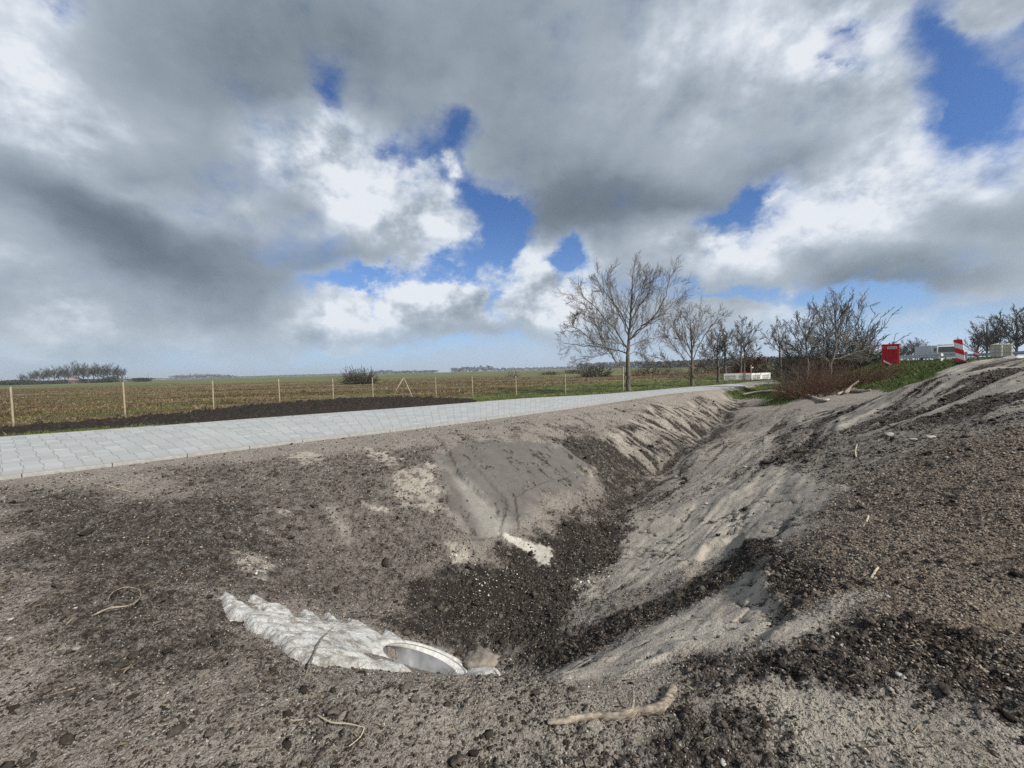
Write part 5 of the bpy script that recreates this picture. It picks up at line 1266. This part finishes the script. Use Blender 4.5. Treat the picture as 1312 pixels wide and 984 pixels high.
for xx_ in (.1, L - .1):
    mb = MB(); mb.box((xx_, .05, (zt - .1 + g0) / 2), (.06, .06, zt - g0 - .1)); mb.build('post', M_steel, o)
tag(o, 'red barrier board standing just behind the left white panel', 'barrier')

# ------------------------------------------------------------------ things on the road embankment at the right
def stand(px, py_top, Yd, zbase=None):
    q = aty(px, py_top, Yd); g0 = gz1(q[0], q[1]) if zbase is None else zbase; return q, g0
# motorway sheet on top of the embankment
rc = []
for i in range(len(CREST) - 1):
    a, b_ = CREST[i], CREST[i + 1]
    for t in np.linspace(0, 1, 40, endpoint=False): rc.append(a * (1 - t) + b_ * t)
rc = np.array(rc); rc = rc[(rc[:, 1] > -20) & (rc[:, 1] < 700)]; d = np.gradient(rc, axis=0); d /= np.linalg.norm(d, axis=1)[:, None]; nr = np.stack([d[:, 1], -d[:, 0]], 1)
V = []; UV = []
for i in range(len(rc)):
    for o_ in (3.2, 6, 10, 14.5): w = rc[i] + nr[i] * o_; V.append((w[0], w[1], max(gz1(*w) + .03, 1.44))); UV.append((o_, i))
M_asph = simple('asphalt', (.07, .07, .072), .9, .15, 3)
tag(mesh_from('road', V, quads=grid_quads(4, len(rc))[:, ::-1], mat=M_asph), kind='structure')
V = []
for i in range(len(rc)):
    for o_ in (2.35, 3.25): w = rc[i] + nr[i] * o_; V.append((w[0], w[1], max(gz1(*w) + .045, 1.46)))
tag(mesh_from('road_shoulder', V, quads=grid_quads(2, len(rc))[:, ::-1], mat=M_concrete), kind='structure')
def line_at(off, y0, y1, n):
    ys = rc[:, 1] + nr[:, 1] * off; xs = rc[:, 0] + nr[:, 0] * off; k = (ys > y0) & (ys < y1); t = np.linspace(0, k.sum() - 1, n); P = np.stack([xs[k], ys[k]], 1)
    return np.stack([np.interp(t, np.arange(k.sum()), P[:, 0]), np.interp(t, np.arange(k.sum()), P[:, 1])], 1)
def guard_rail(off, y0, y1, step, label, name='guard_rail', hz=.72, mat=M_steel, two=False, P=None):
    P = line_at(off, y0, y1, 60) if P is None else P; c = np.array([P[0, 0], P[0, 1], 1.46]); r = empty(name, c)
    prof = [(-.02, .15), (.03, .11), (.03, .06), (-.02, .02), (-.02, -.02), (.03, -.06), (.03, -.11), (-.02, -.15)]
    dd = np.gradient(P, axis=0); dd /= np.linalg.norm(dd, axis=1)[:, None]; nn = np.stack([-dd[:, 1], dd[:, 0]], 1)
    V = [(P[i, 0] + nn[i, 0] * a - c[0], P[i, 1] + nn[i, 1] * a - c[1], hz - .16 + b_) for i in range(len(P)) for a, b_ in prof]
    mesh_from('rail', V, quads=grid_quads(8, len(P)), mat=mat, parent=r, smooth=True)
    if two: mesh_from('rail', [(x_ + .02, y_, z_ - .38) for x_, y_, z_ in V], quads=grid_quads(8, len(P)), mat=mat, parent=r, smooth=True)
    L = np.concatenate([[0], np.cumsum(np.linalg.norm(np.diff(P, axis=0), axis=1))]); nP = min(95, int(L[-1] / step))
    for s_ in np.linspace(.3, L[-1] - .3, nP):
        x_ = np.interp(s_, L, P[:, 0]); y_ = np.interp(s_, L, P[:, 1]); mb = MB(); mb.box((x_ - c[0] + .06, y_ - c[1], hz / 2 - .1), (.06, .10, hz + .2)); mb.build('post', mat, r)
    tag(r, label, 'guard rail'); return r
_a, _b = aty(1229, 458, 47)[:2], aty(1420, 458, 25)[:2]
guard_rail(0, 0, 0, 3.0, 'steel guard rail passing behind the cream tanks to the right edge', two=True, hz=.70, P=np.array([_a * (1 - t) + _b * t for t in np.linspace(0, 1, 40)]))
guard_rail(3.4, 26, 62, 3.0, 'steel guard rail running past the red cabinet on the road embankment', hz=.62)
guard_rail(.6, 60, 150, 2.2, 'dark teal railing on the far end of the embankment above the bramble', name='railing', hz=.95, mat=M_teal, two=True)

# red site cabinet
q, g0 = stand(1141, 441, 26.0); ang = -.66; Wd = .80; top = q[2]; g0 = min(g0, 1.5); Hc = top - g0
cab = empty('red_cabinet', (q[0], q[1], g0), ang)
mb = MB(); mb.box((0, 0, Hc / 2), (Wd, .60, Hc - .06), bev=.02); mb.build('body', M_red, cab)
mb = MB(); mb.box((0, 0, Hc - .03), (Wd + .06, .66, .06), bev=.015); mb.build('roof', M_red, cab)
mb = MB(); mb.box((.02, -.315, Hc / 2), (Wd - .22, .03, Hc - .14), bev=.008); dr = mb.build('door', simple('dark_red_paint', (.52, .010, .018), .45, .1, 3), cab)
mb = MB(); mb.box((.25, -.345, Hc / 2), (.03, .03, .16), bev=.006); mb.build('handle', M_black, dr)
mb = MB(); mb.box((.03, -.34, Hc - .24), (.46, .012, .17)); lb = mb.build('label_plate', simple('label_white', (.75, .62, .60), .5, .1, 8), cab)
mb = MB()
for k in range(6): mb.box((-.13 + k * .065, -.349, Hc - .24 + .0), (.04, .006, .06))
mb.build('label_mark', M_red, lb)
mb = MB(); mb.add([(-Wd / 2 + .02, -.345, .36), (-Wd / 2 + .02, -.345, .22), (-.05, -.345, -.0), (.10, -.345, -.0), (-Wd / 2 + .02, -.335, .36), (-Wd / 2 + .02, -.335, .22), (-.05, -.335, -.0), (.10, -.335, -.0)], [(0, 1, 2, 3), (7, 6, 5, 4), (0, 3, 7, 4), (1, 5, 6, 2)]); mb.build('stripe', M_white, cab)
mb = MB(); mb.tube([(-.05, 0, Hc), (-.05, 0, Hc + .09)], .04, 8); mb.build('vent', M_black, cab)
tag(cab, 'bright red site cabinet with a white label, standing on the grassy road embankment', 'cabinet')

# beacons
def beacon(px, ytop, ybot, Yd, w, label, rz, tilt):
    q = aty(px, ytop, Yd); b_ = aty(px, ybot, Yd); g0 = gz1(q[0], q[1]); Hh = q[2] - b_[2]
    r = empty('warning_beacon', (b_[0], b_[1], b_[2]), rz); r.rotation_euler[1] = tilt
    mb = MB(); mb.box((0, 0, 0), (w, .05, Hh), bev=.015); o = mb.build('board', stripe_mat('beacon_stripes', R(32), Hh * .40), r); o.location = (0, 0, Hh / 2)
    mb = MB(); mb.box((0, .04, .02), (w * .5, .04, .22)); mb.build('stem', M_black, r)
    mb = MB(); mb.box((0, .05, -.05), (w * 1.1, .4, .08), bev=.03); mb.build('foot', M_black, r)
    tag(r, label, 'road beacon', 'red and white striped road beacons'); return r
beacon(1231, 434.5, 463, 17.4, .27, 'large red and white striped beacon tilting beside the truck', -.75, -.10)
beacon(1249.5, 449.5, 460.5, 42, .34, 'small red and white striped beacon between the large one and the tanks', -.75, .05)
q = aty(1205.5, 452, 24); b_ = aty(1206.5, 464, 24); r = empty('delineator_post', (b_[0], b_[1], b_[2] - .05)); Hh = q[2] - b_[2] + .05
mb = MB(); mb.add([(-.06, -.03, 0), (.06, -.03, 0), (.06, .05, 0), (-.06, .05, 0), (-.06, -.03, Hh), (.06, -.03, Hh - .08), (.06, .05, Hh - .08), (-.06, .05, Hh)], [(0, 1, 5, 4), (1, 2, 6, 5), (2, 3, 7, 6), (3, 0, 4, 7), (4, 5, 6, 7)]); mb.build('post', M_white, r)
mb = MB(); mb.box((0, -.034, Hh - .26), (.118, .008, .10)); mb.build('band', M_black, r); tag(r, 'slim white roadside marker post in front of the truck', 'marker post')

# truck
qf = aty(1214.5, 455, 60); hd = math.atan2(.87, .49); zr = 1.35
tk = empty('box_truck', (qf[0], qf[1], zr), hd - math.pi / 2)     # local -Y is the front
Wt = 2.35; Ht = aty(1214, 441.3, 60)[2] - zr
M_cab = simple('pale_green_cab', (.52, .58, .55), .4, .08, 2)
mb = MB(); mb.add([(-Wt / 2, -.0, .35), (Wt / 2, -.0, .35), (Wt / 2, -.05, 1.25), (-Wt / 2, -.05, 1.25), (-Wt / 2 + .12, .38, Ht - .12), (Wt / 2 - .12, .38, Ht - .12), (-Wt / 2, 2.0, .35), (Wt / 2, 2.0, .35), (-Wt / 2 + .08, 2.0, Ht - .05), (Wt / 2 - .08, 2.0, Ht - .05)],
    [(0, 1, 2, 3), (3, 2, 5, 4), (4, 5, 9, 8), (0, 3, 4, 8, 6), (1, 7, 9, 5, 2), (6, 8, 9, 7), (0, 6, 7, 1)]); cabo = mb.build('cab', M_cab, tk)
mb = MB(); mb.add([(-Wt / 2 + .14, -.055, 1.36), (Wt / 2 - .14, -.055, 1.36), (Wt / 2 - .22, .335, Ht - .30), (-Wt / 2 + .22, .335, Ht - .30)] , [(0, 1, 2, 3)]); wo = mb.build('windscreen', M_glass, cabo)
for v_ in wo.data.vertices: v_.co.y -= .02
for sx in (-1, 1):
    mb = MB(); mb.add([(sx * (Wt / 2 + .0), .35, 1.35), (sx * (Wt / 2 + .0), 1.35, 1.35), (sx * (Wt / 2 - .07), 1.35, Ht - .35), (sx * (Wt / 2 - .06), .55, Ht - .35)], [(0, 1, 2, 3)]); o = mb.build('side_window', M_glass, cabo)
    for v_ in o.data.vertices: v_.co.x += sx * .015
mb = MB(); mb.box((0, -.06, .95), (Wt - .5, .06, .34), bev=.02); 
for k in range(3): mb.box((0, -.10, .84 + .11 * k), (Wt - .6, .03, .03))
mb.build('grille', M_black, cabo)
mb = MB(); mb.box((0, -.12, .48), (Wt, .22, .28), bev=.04); mb.build('bumper', M_greyp, cabo)
for sx in (-1, 1):
    mb = MB(); mb.box((sx * (Wt / 2 - .28), -.10, .76), (.34, .06, .16), bev=.03); mb.build('headlight', M_white, cabo)
    mb = MB(); mb.box((sx * (Wt / 2 + .22), .10, 1.75), (.16, .10, .42), bev=.03); mb.tube([(sx * (Wt / 2 - .02), .2, 1.9), (sx * (Wt / 2 + .2), .1, 1.9)], .02, 5); mb.build('mirror', M_black, cabo)
mb = MB(); mb.box((0, .9, Ht - .02), (1.5, .8, .16), bev=.05); mb.build('roof_box', M_greyp, cabo)
mb = MB(); mb.box((0, 5.3, Ht / 2 + .42), (2.45, 6.2, Ht - .82), bev=.03); mb.build('cargo_box', simple('white_cargo', (.55, .57, .56), .5, .08, 2), tk)
mb = MB(); mb.box((0, 4.6, .58), (1.0, 7.6, .2)); mb.build('chassis', M_black, tk)
for (x_, y_) in ((-1, .95), (1, .95), (-1, 6.4), (1, 6.4)):
    mb = MB(); mb.tube([(x_ * .86, y_, .46), (x_ * .90, y_, .46), (x_ * 1.12, y_, .46), (x_ * 1.16, y_, .46)], [.40, .46, .46, .40], 18); wh = mb.build('wheel', M_black, tk)
    mb = MB(); mb.tube([(x_ * 1.165, y_, .46), (x_ * 1.18, y_, .46)], [.26, .22], 14); mb.build('rim', M_steel, wh)
tag(tk, 'pale green box truck driving towards the camera behind the guard rail', 'truck')

# cream tanks in cages
for px, w, lab in [(1276.5, .46, 'left cream plastic tank in its wire cage on the embankment'), (1290, .40, 'right cream plastic tank in its wire cage on the embankment')]:
    Yt = 26.0; q = aty(px, 440.3, Yt); b_ = aty(px, 459.5, Yt); Hh = q[2] - b_[2]; r = empty('plastic_tank', (b_[0], b_[1], b_[2]), -.75)
    mb = MB(); mb.box((0, 0, Hh / 2 + .05), (w, .5, Hh - .16), bev=.06); mb.build('tank', M_cream, r)
    mb = MB()
    for k in range(4):
        zz_ = .14 + k * (Hh - .22) / 3; a = w / 2 + .02; mb.tube([(-a, -.28, zz_), (a, -.28, zz_), (a, .28, zz_), (-a, .28, zz_), (-a, -.28, zz_)], .011, 5)
    for k in range(4):
        xx_ = -w / 2 - .01 + k * (w + .02) / 3; mb.tube([(xx_, -.285, .1), (xx_, -.285, Hh - .04)], .010, 5)
    mb.build('cage', M_steel, r)
    mb = MB(); mb.tube([(0, 0, Hh - .04), (0, 0, Hh + .03)], .10, 10); mb.build('cap', M_cream, r)
    mb = MB(); mb.box((0, 0, .035), (w + .04, .58, .09)); mb.build('pallet', M_plank, r)
    tag(r, lab, 'tank', 'cream plastic tanks')
q = aty(1306, 464, 15.5); mb = MB()
mb.add(*(lambda V, F_: (V, F_))([(-.45, -.3, 0), (1.6, -.3, 0), (1.6, .3, 0), (-.45, .3, 0), (-.3, -.12, .09), (1.6, -.12, .10), (1.6, .12, .10), (-.3, .12, .09)], [(0, 1, 5, 4), (1, 2, 6, 5), (2, 3, 7, 6), (3, 0, 4, 7), (4, 5, 6, 7)]))
o = mb.build('concrete_kerb_block', M_concrete); o.location = (q[0], q[1], gz1(q[0], q[1])); tag(o, 'long pale concrete block lying at the right edge below the guard rail', 'concrete block')
mb = MB()
V, Fc = lump(3, 77, .3, .25); o = mesh_from('tarpaulin', V * np.array([.75, .4, .5]), tris=Fc, mat=M_black); q = aty(1296, 461.5, 19); o.location = (q[0], q[1], gz1(q[0], q[1]) + .03); tag(o, 'crumpled black sheet lying beside the right cream tank', 'tarpaulin')

# trees beyond the embankment
for k, (px, s, yd, lab) in enumerate([(1158, .52, 120, 'small bare tree behind the red cabinet, left of its neighbour'), (1168, .60, 128, 'bare tree between the red cabinet and the truck'), (1176, .55, 122, 'small bare tree just left of the truck'), (1152, .42, 118, 'lowest bare tree right beside the red cabinet'),
                                (1253, .54, 78, 'bare tree behind the small beacon'), (1264, .66, 82, 'full bare tree left of the cream tanks'), (1273, .56, 80, 'bare tree right behind the cream tanks'), (1302, .86, 78, 'tallest bare tree at the right edge behind the guard rail'),
                                (1325, .85, 80, 'bare tree cut by the right edge of the view'), (1186, .45, 135, 'low bare tree hidden partly by the truck box')]):
    q = aty(px, 462, yd); far_tree(k % 3, (q[0], q[1], gz1(q[0], q[1]) - .2), s, rng.uniform(0, 6), lab, 'bare trees beyond the embankment')
# site containers / building beyond the railing
for px0, px1, yt, Yd, col, lab in [(1096, 1109, 454.5, 90, (.52, .40, .40), 'pale pinkish site container beyond the teal railing'), (1112, 1126, 451.5, 88, (.30, .42, .34), 'pale green site container beyond the teal railing')]:
    a, b_ = aty(px0, yt, Yd), aty(px1, yt, Yd); w = b_[0] - a[0]; r = empty('site_container', ((a[0] + b_[0]) / 2, Yd, 0), 0)
    Hh = a[2]; mc = simple('container_paint', col, .6, .15, 1)
    mb = MB(); mb.box((0, 2, Hh / 2), (w, 4, Hh), bev=.05); mb.build('body', mc, r)
    mb = MB(); mb.box((0, -.02, Hh - .6), (w * .5, .06, .5)); mb.build('window', M_glass, r)
    mb = MB(); mb.box((0, 2, Hh + .05), (w + .1, 4.1, .1)); mb.build('roof', M_greyp, r); tag(r, lab, 'container')

# ------------------------------------------------------------------ grass
def blades(name, label, xs, ys, h, w, mat, cat='grass', nb=5, seed=1, lean=.45, sp=.06):
    r = np.random.default_rng(seed); n = len(xs); xs = np.repeat(xs, nb) + r.normal(0, sp, n * nb); ys = np.repeat(ys, nb) + r.normal(0, sp, n * nb); hh = np.repeat(h, nb) * r.uniform(.5, 1.15, n * nb); m = n * nb
    zz_ = gz(xs, ys) - .01; a = r.uniform(0, 6.283, m); l = r.normal(0, lean, (m, 2)); ww = np.repeat(w, nb)
    dx, dy = np.cos(a) * ww / 2, np.sin(a) * ww / 2
    p0 = np.stack([xs - dx, ys - dy, zz_], 1); p1 = np.stack([xs + dx, ys + dy, zz_], 1)
    p2 = np.stack([xs + l[:, 0] * hh * .35 + dx * .7, ys + l[:, 1] * hh * .35 + dy * .7, zz_ + hh * .6], 1); p3 = np.stack([xs + l[:, 0] * hh, ys + l[:, 1] * hh, zz_ + hh], 1)
    V = np.stack([p0, p1, p2, p3], 1).reshape(-1, 3); b4 = np.arange(m)[:, None] * 4
    T_ = np.concatenate([b4 + np.array([0, 1, 2]), b4 + np.array([0, 2, 3])])
    return tag(mesh_from(name, V, tris=T_, mat=mat, smooth=False), label, cat, kind='stuff')
def grass_mat(name, stops, sc=.5, st=(.22, 1, 1)):
    m, g, b = new_mat(name); geo = g.new('ShaderNodeNewGeometry'); P = geo.outputs['Position']
    v = g.math('ADD', g.math('MULTIPLY', geo.outputs['Random Per Island'], .35), g.math('MULTIPLY', g.noise(g.mapping(P, scale=st), sc, 5, .65), .75))
    g.l.new(g.ramp(v, stops), b.inputs['Base Color']); b.inputs['Roughness'].default_value = .8; b.inputs['Specular IOR Level'].default_value = .2; return m
MGG = grass_mat('green_grass', [(.3, (.030, .050, .010)), (.55, (.070, .105, .020)), (.8, (.150, .165, .050))])
MGB = grass_mat('brown_sedge', [(.38, (.038, .025, .014)), (.5, (.082, .055, .029)), (.60, (.125, .092, .047)), (.74, (.23, .19, .10))], .45, (.06, .55, 1))
rg = np.random.default_rng(99)
def fieldpts(N, y0, y1, cond):
    yy = y0 * (y1 / y0) ** rg.random(N); xx = rg.uniform(-1.5, 1.1, N) * yy
    k = (lookup(Ag['field'], xx, yy) > .5) & cond(xx, yy); return xx[k], yy[k]
heapcond = lambda a, b_: np.ones(len(a), bool)
hpoly = np.vstack([ub[::20, :2], ua[::-20, :2]])
xx, yy = fieldpts(42000, 10, 110, lambda a, b_: (lookup(Ag['green'], a, b_) < .45 + rg.normal(0, .12, len(a))) & (sdf(hpoly, a, b_) > .25))
blades('brown_sedge', 'brown sedge and dead rushes covering the wet meadow', xx, yy, .05 + .08 * rg.random(len(xx)) + .09 * (fbm(xx * .12, yy * .6, .5, 3, 701) > .15), np.clip(yy * .0013, .008, .08), MGB, nb=5, seed=2, sp=.12)
xx, yy = fieldpts(45000, 9, 60, lambda a, b_: (lookup(Ag['green'], a, b_) > .40 + rg.normal(0, .1, len(a))) & (sdf(hpoly, a, b_) > .12) & (sdf(path_small, a, b_) > .35))
blades('verge_grass', 'short green grass of the verge between road, fence and meadow', xx, yy, .04 + .07 * rg.random(len(xx)), np.clip(yy * .0011, .006, .05), MGG, nb=6, seed=3, sp=.08)
yy = rg.uniform(14, 60, 60000); xx = rg.uniform(8, 60, 60000); k = (lookup(Ag['green'], xx, yy) > .35) & (lookup(Ag['field'], xx, yy) < .5)
xx, yy = xx[k], yy[k]
blades('embankment_grass', 'green grass on the road embankment and around the ditch end', xx, yy, .05 + .10 * rg.random(len(xx)), np.clip(yy * .0011, .006, .05), MGG, nb=6, seed=4, sp=.09)
# straw bits and fibres on the soil
xx = rg.uniform(-6, 8, 9000); yy = 1.2 * (12 / 1.2) ** rg.random(9000); k = (np.abs(xx) < 1.45 * yy) & (lookup(Ag['grey'], xx, yy) < .4) & (sdf(path_small, xx, yy) > .2) & (sdf(ap, xx, yy) > .03)
xx, yy = xx[k][:3800], yy[k][:3800]
blades('straw_bits', 'short dead fibres and straw bits in the bare soil', xx, yy, np.full(len(xx), .030), np.full(len(xx), .0022), grass_mat('straw_fibre', [(.3, (.05, .038, .026)), (.6, (.16, .125, .085)), (.85, (.34, .29, .20))], 9, (1, 1, 1)), cat='straw', nb=2, seed=5, lean=1.5, sp=.01)

# ------------------------------------------------------------------ air between here and the horizon
def haze():
    mb = MB(); mb.box((0, 0, 24), (8200, 8200, 56)); m = bpy.data.materials.new('haze_air'); m.use_nodes = True; g = NT(m.node_tree); g.n.clear()
    out = g.new('ShaderNodeOutputMaterial'); v = g.new('ShaderNodeVolumePrincipled'); v.inputs['Color'].default_value = (.86, .92, 1, 1); v.inputs['Density'].default_value = .00022; v.inputs['Anisotropy'].default_value = .2
    g.l.new(v.outputs[0], out.inputs['Volume']); o = mb.build('haze', m); tag(o, 'thin pale haze over the plain', 'haze', kind='stuff')
haze()

scene.cycles.use_denoising = False
scene.cycles.sample_clamp_indirect = 3.0
scene.cycles.sample_clamp_direct = 12.0
